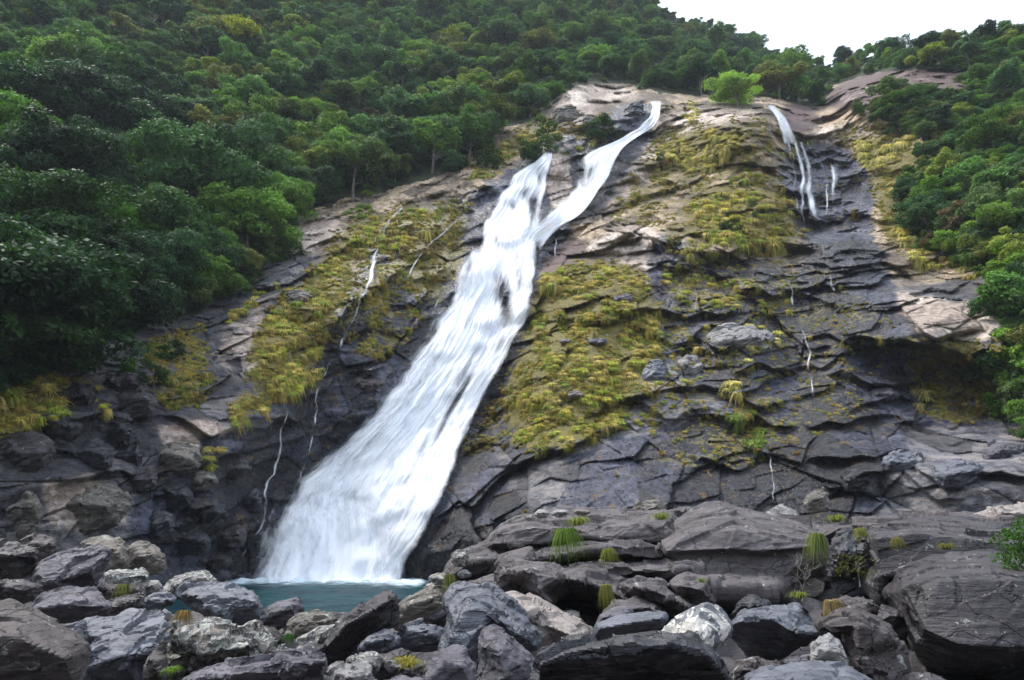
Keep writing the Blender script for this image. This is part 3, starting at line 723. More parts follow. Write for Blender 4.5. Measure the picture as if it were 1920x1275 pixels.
def build_sheets(name, sheets):
    V, Q, UV, CV = [], [], [], []; o = 0
    for v, q, uv, cv in sheets:
        V.append(v); Q.append(q + o); UV.append(uv); CV.append(cv); o += len(v)
    V, Q, UV, CV = map(np.concatenate, (V, Q, UV, CV))
    me = mesh_np(name, V, Q)
    ul = me.uv_layers.new(name='flow')
    li = np.empty(len(me.loops), np.int32); me.loops.foreach_get('vertex_index', li)
    ul.data.foreach_set('uv', UV[li].astype(np.float32).ravel())
    fattr(me, 'cover', CV.astype(np.float32))
    return link(name, me, [M['fall']])
ROWS_R = [(188,1216,1237),(200,1216,1240),(215,1213,1241),(228,1209,1235),(240,1200,1226),(250,1184,1208),(258,1163,1193),(267,1140,1184),(278,1112,1170),(291,1080,1160),(308,1077,1151),(325,1077,1145),(351,1074,1132),(372,1052,1119),(390,1034,1103),(405,1020,1090),(416,1004,1066),(430,985,1046),(450,975,1030),(490,940,1010)]
ROWS_L = [(282,1018,1035),(288,1010,1036),(300,994,1034),(318,974,1031),(351,948,1027),(375,926,1020),(395,905,1016),(415,890,1020),(440,879,1020),(480,868,1010),(510,850,1000)]
ROWS_M = [(395,905,1080),(416,888,1050),(430,881,1024),(450,878,1006),(478,872,1003),(500,852,1004),(540,838,1002),(575,822,1002),(600,802,990),(650,776,962),(700,740,937),(750,706,910),(800,660,887),(850,592,864),(900,548,850),(950,515,828),(1000,492,799),(1050,474,770),(1094,456,754)]
sheets = [fall_sheet(ROWS_R, 60, 2, .5, seed=1, topfade=5, botfade=70, dens=.68, edge=(.3, .12), ragl=7), fall_sheet(ROWS_L, 60, 2, .5, seed=2, topfade=9, botfade=70, dens=.66, edge=(.2, .14), ragl=7),
          fall_sheet(ROWS_M, 200, 2.2, .7, seed=3, topfade=60, edge=(.22, .09), dens=.67, flare=1.6, amp=.18), fall_sheet(ROWS_M, 200, 2.2, 1.3, seed=4, topfade=90, edge=(.38, .1), dens=.52, amp=.25, flare=2.2),
          fall_sheet([(900,520,700),(950,480,760),(1000,462,780),(1050,448,775),(1095,436,765)], 80, 2.2, 2.2, seed=6, topfade=110, edge=(.4, .3), dens=.45, gaps=False, amp=.3, flare=2.6)]
main_fall = build_sheets('waterfall', sheets)
tag(main_fall, 'broad white main waterfall sliding down the rock face into the teal pool', 'waterfall')

def ribbon(path, off=.55, seed=0, dens=.36, wl=None):
    p = np.array([q[:2] for q in path], float); w = np.array([q[2] for q in path], float)
    seg = np.r_[0, np.cumsum(np.hypot(*np.diff(p, axis=0).T))]
    t = np.arange(0, seg[-1], 2.0)
    X = np.interp(t, seg, p[:, 0]); Y = np.interp(t, seg, p[:, 1]); W = np.interp(t, seg, w)
    X = X + 2.5 * noise2(t / 14, t * 0 + seed, 3); W = W * .85 * (1 + .5 * noise2(t / 16, t * 0 + seed, 5))
    S = np.linspace(-.5, .5, 7)[None]
    XX = X[:, None] + S * W[:, None]; YY = Y[:, None] + 0 * S
    D = grid_at(XX, YY, DY); D = np.minimum(D, np.minimum(np.minimum(grid_at(XX, YY - 9, DY), grid_at(XX, YY + 9, DY)), np.minimum(grid_at(XX - 8, YY, DY), grid_at(XX + 8, YY, DY)))) - off
    for _ in range(2): D[1:-1] = (D[:-2] + D[2:] + D[1:-1]) / 3
    D = D - .12
    Pt = atn(XX, YY, D)
    cov = dens * sstep(0, .5, .5 - np.abs(S)) * (1 + 0 * XX); cov *= (.35 + .65 * sstep(0, 10, t)[:, None]) * (.3 + .7 * sstep(0, 20, t[-1] - t)[:, None])
    cov = cov * (.95 + .6 * noise2(t / 22, t * 0 + seed, 15))[:, None]
    nr, nc = XX.shape; ii = np.arange(nr * nc).reshape(nr, nc)
    q = np.stack([ii[:-1, :-1], ii[1:, :-1], ii[1:, 1:], ii[:-1, 1:]], -1).reshape(-1, 4)
    UV = np.stack([XX / 16 + seed * 3, YY / 18], -1)
    return Pt.reshape(-1, 3), q, UV.reshape(-1, 2), cov.ravel()
RIV = [
 ([], 'waterfall', 'small second waterfall on the upper right cliff that spreads into thin veils', 'waterfall'),
 ([[(757,384,10),(737,404,12),(718,440,9),(702,480,8),(692,530,12),(675,565,16),(655,615,10),(630,660,8),(605,705,9),(596,730,7),(592,770,6),(584,815,7),(578,855,7),(560,900,8),(545,930,9),(530,965,12),(520,1010,14)]], 'rivulet', 'long thin white rivulet left of the main waterfall running from the grassy edge', 'rivulet'),
 ([[(860,405,6),(838,432,8),(815,450,9),(790,475,8),(772,505,6),(760,535,4)]], 'rivulet', 'short rivulet on dark rock between the long rivulet and the main waterfall', 'rivulet'),
 ([[(540,765,5),(530,800,6),(524,850,6),(512,890,6),(498,908,8),(497,930,12),(500,955,16),(488,990,14),(470,1020,8),(450,1045,6),(437,1066,6)], [(546,770,5),(545,800,8),(542,830,7)]], 'rivulet', 'forked trickle over dark rocks at the far left of the pool', 'rivulet'),
 ([[(835,538,6),(825,560,9),(812,585,10),(800,605,6)]], 'rivulet', 'short white side trickle touching the left edge of the main waterfall at mid height', 'rivulet'),
 ([[(1478,520,5),(1484,540,8),(1490,585,8)]], 'rivulet', 'short trickle dropping off the tan ledge in the middle of the right cliff', 'rivulet'),
 ([[(1500,615,5),(1512,640,8),(1520,660,7),(1516,685,8),(1522,715,8),(1527,748,12)]], 'rivulet', 'white rivulet twisting down the black rock of the lower right cliff', 'rivulet'),
 ([[(1440,845,4),(1448,880,5),(1452,948,4)]], 'rivulet', 'faint trickle on the dark wall above the foreground ledge', 'rivulet'),
 ([[(1555,510,6),(1558,530,10),(1565,546,12)]], 'rivulet', 'small fan of water above the tan ledge of the right cliff', 'rivulet'),
 ([[(1040,440,8),(1041,460,6),(1042,486,4)]], 'rivulet', 'single drip stream on black rock right of the main waterfall', 'rivulet'),
]
FAN = [((264,1466,1545),(300,1474,1572),(350,1484,1580),(400,1496,1582),(440,1500,1560)), 6, .36]
for paths, nm, lab, cat in RIV:
    sh = [ribbon(p, off=1.0 if nm == 'waterfall' else .5, seed=i * 3 + len(lab) % 7) for i, p in enumerate(paths)]
    if nm == 'waterfall': sh.append(fall_sheet([(196,1432,1445),(206,1442,1463),(225,1455,1477),(245,1463,1486),(276,1466,1500)], 24, 2, .7, seed=9, topfade=3, botfade=14, dens=.36, gaps=False, amp=.06, edge=(.25, .25), ragl=2, ragr=2))
    if nm == 'waterfall': sh.append(fall_sheet(list(FAN[0]), 70, 2, .35, seed=5, topfade=4, botfade=70, dens=.27, strands=6, gaps=False, amp=.05, edge=(.1, .2)))
    tag(build_sheets(nm, sh), lab, cat)

# ------------------------------------------------------------------ rocks
def rock_from_faces(name, Y, outline, ridge=(), T=None, under=.25, mat='violet', label=None, cat='boulder', group=None, kind=None, vox=None, amp=1.0, seed=0, topd=.8, edges=None):
    """a boulder: its outline and the crest lines of its faces are surveyed, the back is closed off round"""
    xs = [p[0] for p in outline]; ys = [p[1] for p in outline]
    wpx, hpx = max(xs) - min(xs), max(ys) - min(ys)
    if T is None: T = .55 * (wpx + hpx) / 2 / F * Y * 1.5
    y0, y1 = min(ys), max(ys)
    pts, dep = [], []
    for p in outline:
        h = (y1 - p[1]) / max(1, y1 - y0)
        d = p[2] if len(p) > 2 else T * (under + (topd - under) * h ** .8)
        pts.append((p[0], p[1])); dep.append(d)
    nO = len(pts)
    cx, cy = sum(xs) / nO, sum(ys) / nO
    if not ridge:
        rr = random.Random(int(cx * 7 + cy))
        ridge = [[(min(xs) + wpx * f, y0 + hpx * (.42 + rr.uniform(-.1, .1)), T * rr.uniform(-.05, .12)) for f in (.25, .5, .75)]]
        ridge = [[q for q in ridge[0] if in_poly(np.array([q[0]]), np.array([q[1]]), pts)[0]]]
    edges = [(i, (i + 1) % nO) for i in range(nO)]
    for line in ridge:
        prev = None
        for q in line:
            pts.append((q[0], q[1])); dep.append(q[2] if len(q) > 2 else 0.0)
            if prev is not None: edges.append((prev, len(pts) - 1))
            prev = len(pts) - 1
    res = geometry.delaunay_2d_cdt([Vector(p) for p in pts], edges, [list(range(nO))], 1, 1e-4)
    v2, f2, ov = res[0], res[2], res[3]
    dd = []
    for i, v in enumerate(v2):
        if ov[i]: dd.append(dep[ov[i][0]])
        else:
            j = min(range(len(pts)), key=lambda k: (pts[k][0] - v.x) ** 2 + (pts[k][1] - v.y) ** 2); dd.append(dep[j])
    bm = bmesh.new()
    fr = [bm.verts.new(at(v.x, v.y, Y + dd[i])) for i, v in enumerate(v2)]
    for f in f2:
        try: bm.faces.new([fr[k] for k in f])
        except ValueError: pass
    bm.edges.ensure_lookup_table()
    be = [e for e in bm.edges if len(e.link_faces) == 1]
    back = {}
    def bk(v):
        if v not in back:
            i = fr.index(v); p = v2[i]
            back[v] = bm.verts.new(at(cx + (p.x - cx) * .72, cy + (p.y - cy) * .78 + hpx * .02, Y + dd[i] * .6 + T * .75))
        return back[v]
    cap = bm.verts.new(at(cx, cy, Y + T * 1.35))
    for e in be:
        a, b = e.verts
        bm.faces.new((a, b, bk(b), bk(a))); bm.faces.new((bk(a), bk(b), cap))
    bmesh.ops.recalc_face_normals(bm, faces=bm.faces)
    me = bpy.data.meshes.new('tmp'); bm.to_mesh(me); bm.free()
    tmp = bpy.data.objects.new('tmp', me); C.objects.link(tmp)
    md = tmp.modifiers.new('r', 'REMESH'); md.mode = 'VOXEL'; md.voxel_size = vox or max(.028, Y * .0021 * 1.15); md.adaptivity = 0
    dg = bpy.context.evaluated_depsgraph_get(); ev = tmp.evaluated_get(dg)
    m2 = bpy.data.meshes.new_from_object(ev)
    bpy.data.objects.remove(tmp); bpy.data.meshes.remove(me)
    N = len(m2.vertices)
    co = np.empty(N * 3, np.float32); m2.vertices.foreach_get('co', co); co = co.reshape(-1, 3)
    no = np.empty(N * 3, np.float32); m2.vertices.foreach_get('normal', no); no = no.reshape(-1, 3)
    sz = (wpx + hpx) / 2 / F * Y
    x, y, z = co.T
    a = R(-22)
    u = x * math.cos(a) - z * math.sin(a); w = x * math.sin(a) + z * math.cos(a)
    wb = .25 * fbm3(x / sz * 2, y / sz * 2, z / sz * 2, seed + 5, 2)
    k1, k2 = sz * .42, sz * .15
    d = sz * .05 * facet3(u / (k1 * 1.5) + wb, y / k1, w / (k1 * .7) + wb, seed) + sz * .02 * facet3(u / (k2 * 1.8) + wb, y / k2, w / (k2 * .6) + wb, seed + 50)
    d += .010 * sz * fbm3(x / sz * 4, y / sz * 4, z / sz * 4, seed + 9, 3)
    d += .012 * min(sz, 2) * fbm3(u * 2.5, y * 4, w * 11, seed + 12, 2)
    co = co + no * (d * amp)[:, None]
    org = Vector((float(co[:, 0].mean()), float(co[:, 1].mean()), float(co[:, 2].min())))
    co = co - np.array(org, np.float32)
    m2.vertices.foreach_set('co', co.astype(np.float32).ravel())
    m2.polygons.foreach_set('use_smooth', np.ones(len(m2.polygons), bool))
    m2.update()
    m2.set_sharp_from_angle(angle=R(32))
    m2.name = name
    m2.materials.clear()
    o = link(name, m2, [M[mat]], loc=org)
    if kind: tag(o, kind=kind)
    else: tag(o, label, cat, group)
    return o
B = rock_from_faces
# the near river bank, left
B('boulder', 9, [(-90,1100),(0,1124),(60,1143),(110,1168),(168,1205),(165,1250),(145,1300),(-90,1310)], [[(-60,1190,.1),(40,1200,0),(120,1235,0)]], mat='brown', label='huge dark brown slab filling the bottom left corner', seed=1, amp=.4)
B('boulder', 12, [(112,1172),(160,1161),(240,1154),(312,1148),(326,1166),(314,1196),(286,1240),(270,1300),(140,1300),(160,1245),(168,1208)], [[(175,1212,.0),(240,1200,-.05),(300,1190,.1)],[(165,1250,-.25),(225,1232,-.3),(280,1222,-.1)]], mat='blue', label='blue grey layered slab right of the huge brown corner slab', seed=2)
B('boulder', 11.3, [(312,1190),(316,1230),(312,1300),(266,1300),(270,1245),(288,1218)], mat='brown', label='narrow brown slab standing on edge beside the layered blue grey slab', seed=3, amp=.6)
B('boulder', 13, [(312,1195),(330,1172),(365,1166),(400,1162),(440,1170),(480,1165),(520,1198),(540,1232),(500,1246),(380,1252),(345,1265),(312,1290)], [[(345,1195,.1),(420,1190,-.05),(490,1200,.1)],[(380,1225,-.2),(450,1215,-.25)]], mat='lichen', label='cracked tan and white lichen covered boulder behind the long dark front slab', seed=4, amp=1.3)
B('boulder', 9.8, [(320,1300),(345,1268),(390,1250),(460,1242),(540,1229),(585,1223),(618,1224),(620,1245),(612,1300)], [[(370,1275,.1),(450,1262,0),(520,1245,-.1),(608,1240,-.1)]], mat='violet', label='long grey slab with black front edge at the bottom, left of centre', seed=5, under=.3)
B('boulder', 20, [(58,1088),(74,1052),(110,1040),(150,1030),(186,1019),(204,1034),(200,1062),(180,1100),(150,1096),(110,1108),(74,1106)], [[(68,1096,.0),(120,1086,-.1),(170,1068,-.1),(200,1046,.1)]], mat='violet', label='large violet grey slab tilted up to the right, biggest of the left bank', seed=6, under=.55, amp=.8)
B('boulder', 16, [(58,1145),(80,1112),(130,1098),(172,1098),(206,1124),(207,1148),(190,1162),(110,1168),(72,1158)], [[(64,1142,.0),(120,1134,-.2),(170,1136,-.2),(206,1136,.1)]], mat='violet', label='flat topped violet grey boulder below the large tilted slab', seed=7, under=.45, amp=.7)
B('boulder', 20.5, [(-60,1018),(30,1017),(68,1026),(73,1062),(45,1086),(0,1078),(-60,1085)], [[(-30,1040,0),(30,1040,-.1),(66,1038,.1)]], mat='darkb', label='dark lichen spotted boulder at the left edge, above the purple one', seed=8, under=.5)
B('boulder', 17, [(-60,1072),(35,1088),(78,1100),(72,1124),(40,1132),(-60,1130)], [[(-20,1095,0),(40,1105,-.1)]], mat='darkb', label='purplish low boulder at the left edge, under the dark lichen spotted one', seed=9)
B('boulder', 24, [(30,1014),(60,1000),(100,1005),(112,1032),(90,1050),(35,1045)], mat='brown', label='reddish brown boulder peeping over the dark boulder at the left', seed=10)
B('boulder', 28, [(148,1016),(170,1006),(192,1002),(222,1008),(240,1028),(240,1060),(215,1078),(170,1060)], [[(180,1024,.1),(215,1030,-.1)],[(225,1050,0)]], mat='tanr', label='rounded tan grey boulder below the tan cliff foot', seed=11, amp=.7)
B('boulder', 30, [(236,1022),(262,1015),(290,1021),(312,1043),(310,1068),(284,1080),(236,1075)], [[(262,1040,-.1),(290,1042,0)]], mat='tanr', label='rounded streaked boulder at the left rim of the pool', seed=12, amp=.8)
B('boulder', 24, [(193,1076),(206,1068),(240,1066),(276,1069),(277,1092),(270,1106),(198,1106)], [[(200,1082,0),(240,1080,-.1),(274,1078,0)]], mat='lichen', label='small block with a flat pale mossy top behind the tilted slab', seed=13, under=.1)
B('boulder', 21, [(182,1102),(205,1094),(236,1092),(270,1100),(266,1118),(240,1130),(190,1132)], mat='brown', label='brown slab under the pale topped block', seed=14)
B('boulder', 18.5, [(196,1128),(230,1116),(264,1110),(270,1138),(252,1160),(200,1165)], mat='darkb', label='mossy dark rock beside the flat topped violet boulder', seed=15)
B('boulder', 24.5, [(272,1100),(280,1088),(296,1088),(306,1102),(303,1118),(274,1120)], mat='pale', label='small whitish rock left of the pool edge boulders', seed=16)
B('boulder', 20, [(262,1126),(284,1112),(310,1110),(333,1120),(328,1134),(292,1145),(264,1142)], mat='blue', label='small grey flat stone above the orange grass tuft', seed=17)
B('boulder', 26, [(304,1104),(318,1086),(350,1075),(384,1073),(406,1089),(398,1108),(350,1126),(308,1122)], [[(330,1098,0),(370,1086,-.1),(395,1090,.1)]], mat='lichen', label='lichen speckled boulder in the near left corner of the pool', seed=18)
B('boulder', 20, [(332,1112),(350,1095),(395,1093),(442,1095),(480,1108),(492,1128),(497,1148),(490,1168),(435,1172),(402,1162),(365,1142)], [[(350,1112,.2),(375,1128,-.2),(420,1160,-.3)],[(440,1128,-.2),(480,1132,0)]], mat='blue', label='wide flat grey slab with a dark wedge side, in front of the pool', seed=19, amp=.7)
B('boulder', 22, [(488,1160),(500,1140),(525,1126),(562,1119),(567,1140),(557,1168),(520,1184),(492,1176)], [[(505,1150,0),(550,1140,-.2)]], mat='violet', label='grey pointed boulder jutting into the near side of the pool', seed=20)
B('boulder', 20, [(540,1170),(556,1151),(600,1146),(634,1160),(624,1178),(590,1198),(545,1198)], mat='tanr', label='rounded grey tan boulder between the pointed boulder and the black wedge', seed=21)
B('boulder', 19, [(552,1198),(590,1182),(640,1164),(650,1172),(620,1200),(590,1222),(558,1232)], mat='lichen', label='pale smooth boulder leaning against the black wedge from the left', seed=22)
B('boulder', 17.5, [(584,1226),(612,1196),(644,1166),(700,1116),(734,1102),(743,1113),(742,1140),(740,1168),(715,1182),(680,1200),(655,1225),(640,1255),(600,1255)], [[(604,1222,0),(648,1172,-.5),(690,1150,-.6),(738,1122,-.2)]], T=2.0, under=.85, mat='darkb', label='tall black wedge shaped boulder pointing up right in front of the pool', seed=23, amp=.7)
B('boulder', 16.5, [(668,1218),(690,1192),(724,1176),(748,1188),(747,1210),(712,1226),(672,1230)], mat='blue', label='small blue grey stone at the foot of the black wedge', seed=24)
B('boulder', 18, [(745,1195),(756,1168),(790,1160),(835,1178),(830,1215),(770,1222),(748,1212)], mat='blue', label='flat blue grey slab right of the black wedge boulder', seed=25)
B('boulder', 22, [(728,1150),(760,1120),(800,1098),(832,1085),(860,1100),(860,1150),(835,1195),(775,1195),(738,1182)], [[(770,1135,.2),(810,1120,-.1)]], T=3.4, mat='tanr', label='brown grey sloping rock at the right end of the pool', seed=26, amp=.6)
B('boulder', 14.5, [(828,1280),(812,1245),(826,1200),(838,1160),(834,1122),(850,1100),(882,1090),(922,1094),(944,1112),(985,1146),(1012,1182),(1008,1215),(940,1234),(892,1270)], [[(846,1150,.1),(850,1178,-.25),(838,1215,-.1)],[(880,1130,0),(920,1150,-.1),(975,1190,-.2)],[(870,1220,-.4)]], T=2.6, mat='blue', label='large smooth blue grey boulder with a carved left edge in the bottom centre', seed=27, amp=.5)
B('boulder', 17, [(922,1108),(960,1105),(1010,1122),(1060,1148),(1112,1180),(1114,1203),(1050,1222),(1010,1244),(960,1240),(940,1180)], [[(960,1150,.2),(1020,1170,0),(1070,1190,-.2)],[(1005,1142,.1)]], T=2.4, mat='pink', label='worn pinkish white rock slab under the ledge overhang', seed=28, amp=.5, under=.1)
B('boulder', 12, [(892,1300),(896,1230),(898,1195),(906,1174),(926,1171),(962,1190),(1006,1234),(1006,1262),(1000,1300)], [[(910,1210,.1),(935,1220,-.3),(945,1270,-.4)],[(975,1245,-.1)]], mat='violet', label='upright pointed grey boulder at the bottom centre', seed=29, amp=.6)
B('boulder', 11.3, [(780,1300),(800,1252),(822,1222),(846,1208),(872,1212),(893,1250),(894,1300)], mat='violet', label='rounded grey boulder at the bottom, left of the upright pointed one', seed=30, amp=.7)
B('boulder', 13, [(608,1300),(620,1252),(650,1240),(700,1248),(700,1300)], mat='pale', label='small pale rock at the bottom edge right of the long slab', seed=31)
B('boulder', 13.5, [(640,1252),(665,1225),(700,1218),(720,1232),(708,1262),(660,1275)], mat='lichen', label='small mottled stone below the blue grey stone', seed=32)
B('boulder', 14, [(694,1262),(705,1236),(745,1222),(780,1228),(800,1245),(790,1282),(720,1290)], mat='darkb', label='dark rounded stone behind the grass tuft at the bottom', seed=33)
B('boulder', 12.2, [(690,1300),(700,1278),(760,1268),(800,1274),(800,1300)], mat='violet', label='low flat grey rock at the bottom edge under the grass tuft', seed=34)
# right of centre
B('boulder', 9, [(992,1310),(1000,1262),(1012,1228),(1040,1209),(1095,1200),(1160,1196),(1235,1190),(1290,1196),(1330,1215),(1362,1248),(1392,1310)], [[(1014,1246,0),(1060,1230,-.15),(1120,1222,-.25),(1190,1212,-.3),(1260,1208,-.25),(1325,1228,0)]], T=1.8, under=.95, mat='dark', label='long black fronted slab lying across the bottom right of centre', seed=35, amp=.8)
B('boulder', 15, [(1108,1190),(1116,1168),(1160,1152),(1215,1144),(1248,1150),(1254,1162),(1240,1176),(1185,1188),(1140,1200),(1112,1202)], [[(1125,1178,-.1),(1180,1168,-.3),(1238,1160,-.1)]], mat='blue', label='smooth oval blue grey boulder lying on the black fronted slab', seed=36, amp=.4)
B('boulder', 17, [(1112,1180),(1126,1152),(1152,1138),(1184,1136),(1190,1160),(1180,1180)], mat='violet', label='rounded stone behind the smooth oval boulder', seed=37, amp=.6)
B('boulder', 13, [(1236,1185),(1262,1158),(1290,1142),(1326,1128),(1356,1140),(1378,1170),(1372,1195),(1342,1218),(1300,1214),(1262,1198)], [[(1300,1165,-.1),(1322,1132,.4)],[(1312,1195,-.3),(1330,1215,.0)]], mat='patch', label='angular grey boulder with white mineral patches', seed=38, amp=.4, under=.5)
B('boulder', 14, [(1368,1172),(1392,1145),(1440,1133),(1500,1129),(1522,1144),(1524,1164),(1538,1190),(1500,1212),(1460,1240),(1400,1232),(1372,1200)], [[(1374,1170,.1),(1410,1158,-.3),(1450,1162,-.5),(1480,1182,-.5),(1532,1188,-.1)]], T=2.2, under=.95, mat='blue', label='big boulder with a pale top and black hollow underside, right of the patched one', seed=39, amp=.7)
B('boulder', 17.5, [(1368,1155),(1386,1124),(1410,1113),(1446,1124),(1450,1150),(1400,1165)], mat='dark', label='small dark boulder peeping over the big hollow boulder', seed=40)
B('boulder', 12, [(1516,1250),(1520,1210),(1535,1192),(1556,1187),(1576,1200),(1592,1240),(1590,1262),(1530,1262)], mat='pale', label='rounded pale grey stone beside the big hollow boulder', seed=41, amp=.6)
B('boulder', 11.5, [(1366,1262),(1385,1240),(1420,1232),(1470,1244),(1480,1262),(1440,1280),(1380,1285)], mat='brown', label='small brown rock behind the bottom right pale slab', seed=42)
B('boulder', 12.5, [(1440,1250),(1480,1232),(1530,1224),(1545,1240),(1520,1262),(1450,1268)], mat='violet', label='thin grey stone below the big hollow boulder', seed=43)
B('boulder', 9.8, [(1385,1310),(1398,1264),(1450,1248),(1530,1238),(1585,1242),(1640,1272),(1672,1310)], [[(1410,1275,-.1),(1500,1275,-.3),(1600,1282,-.1)]], mat='blue', label='flat grey slab at the bottom right with a smooth top', seed=44, amp=.5)
B('boulder', 13, [(1528,1172),(1560,1150),(1602,1140),(1642,1156),(1672,1172),(1694,1215),(1702,1252),(1690,1310),(1620,1310),(1596,1252),(1562,1200)], [[(1560,1175,0),(1610,1172,-.3),(1655,1190,-.2)],[(1610,1230,-.3),(1650,1290,-.4)]], mat='brown', label='brown two faced boulder left of the giant dark boulder', seed=45, amp=.7)
B('boulder', 15.5, [(1640,1160),(1650,1130),(1680,1140),(1700,1165),(1702,1200),(1670,1190)], mat='darkb', label='small dark rock wedged between brown boulder and giant boulder', seed=46)
B('boulder', 16, [(1540,1150),(1555,1128),(1590,1118),(1640,1122),(1650,1150),(1600,1165),(1550,1168)], mat='brown', label='low brown rock behind the two faced boulder', seed=47)
B('boulder', 14.5, [(1656,1112),(1680,1058),(1745,1030),(1850,1026),(1960,1042),(2100,1050),(2180,1140),(2160,1240),(2000,1262),(1905,1262),(1850,1280),(1770,1270),(1712,1238),(1686,1180)], [[(1700,1110,.3),(1760,1092,-.1),(1860,1086,-.3),(1980,1096,-.3)],[(1730,1180,-.3),(1800,1210,-.7),(1900,1215,-.9),(2050,1200,-.6)]], T=4.5, under=.5, mat='darkb', label='giant dark brown boulder filling the lower right corner', seed=48, amp=.35)
B('boulder', 18, [(1612,1100),(1616,1040),(1610,1000),(1640,985),(1700,975),(1790,971),(1860,984),(1960,985),(2150,975),(2180,1100),(1900,1100),(1700,1110),(1650,1130)], [[(1640,1010,.3),(1720,1000,0),(1850,1012,-.1),(2000,1020,0)],[(1650,1080,0),(1740,1068,-.3),(1880,1075,-.3)]], T=5, under=.05, mat='darkb', label='broad dark rock shoulder above the giant boulder on the right', seed=49, amp=.4)
B('boulder', 19, [(1556,1090),(1560,1020),(1562,990),(1600,984),(1618,1000),(1620,1060),(1640,1120),(1590,1115)], mat='dark', label='black mossy block in the cleft between ledge and dark shoulder', seed=50, amp=1.4)
B('boulder', 12, [(1700,1300),(1712,1262),(1780,1280),(1850,1290),(1850,1310),(1700,1312)], mat='darkb', label='low dark rock under the giant boulder at the bottom right', seed=51)
B('boulder', 36, [(1508,945),(1512,926),(1530,918),(1548,922),(1556,940),(1550,962),(1515,962)], mat='tanr', label='round tan and black boulder on top behind the ledge', seed=52, vox=.07)
B('boulder', 30, [(1430,975),(1445,955),(1470,947),(1492,958),(1505,980),(1490,995),(1440,992)], mat='pale', label='whitish boulder on the crest of the ledge', seed=53, vox=.07)
B('boulder', 28, [(1822,970),(1850,952),(1890,945),(1940,938),(2040,935),(2040,985),(1860,990)], mat='pink', label='pale pinkish rock at the right edge above the dark shoulder', seed=54, vox=.08)
B('boulder', 33, [(1180,958),(1195,942),(1235,935),(1252,948),(1250,965),(1190,970)], mat='tanr', label='low grey boulder behind the ledge crest', seed=55, vox=.08)
# small crest stones of the ledge
for q, (x, y, w, h, m, lab) in enumerate([(1015,963,34,20,'pale','rounded white grey stone on the crest of the ledge'),(992,971,16,14,'pale','smallest white stone at the left of the ledge crest'),(1050,962,40,16,'pale','flat pale stone beside the big grass tuft'),
        (1090,960,36,14,'tanr','low pale stone right of the big grass tuft'),(862,1046,40,36,'lichen','pale knob of rock at the left end of the ledge'),(822,1085,44,24,'lichen','low pale knob at the foot of the ledge by the pool'),(870,1076,28,18,'lichen','small pale stone between the two pale knobs')]):
    an = [R(t) for t in (10, 60, 110, 160, 205, 250, 300, 340)]
    B('boulder', 24 - (1 if x < 900 else 0), [(x + w / 2 * math.cos(a) * random.uniform(.85, 1.05), y - h / 2 * math.sin(a) * random.uniform(.85, 1.05)) for a in an], mat=m, label=lab, seed=60 + q, vox=.04)

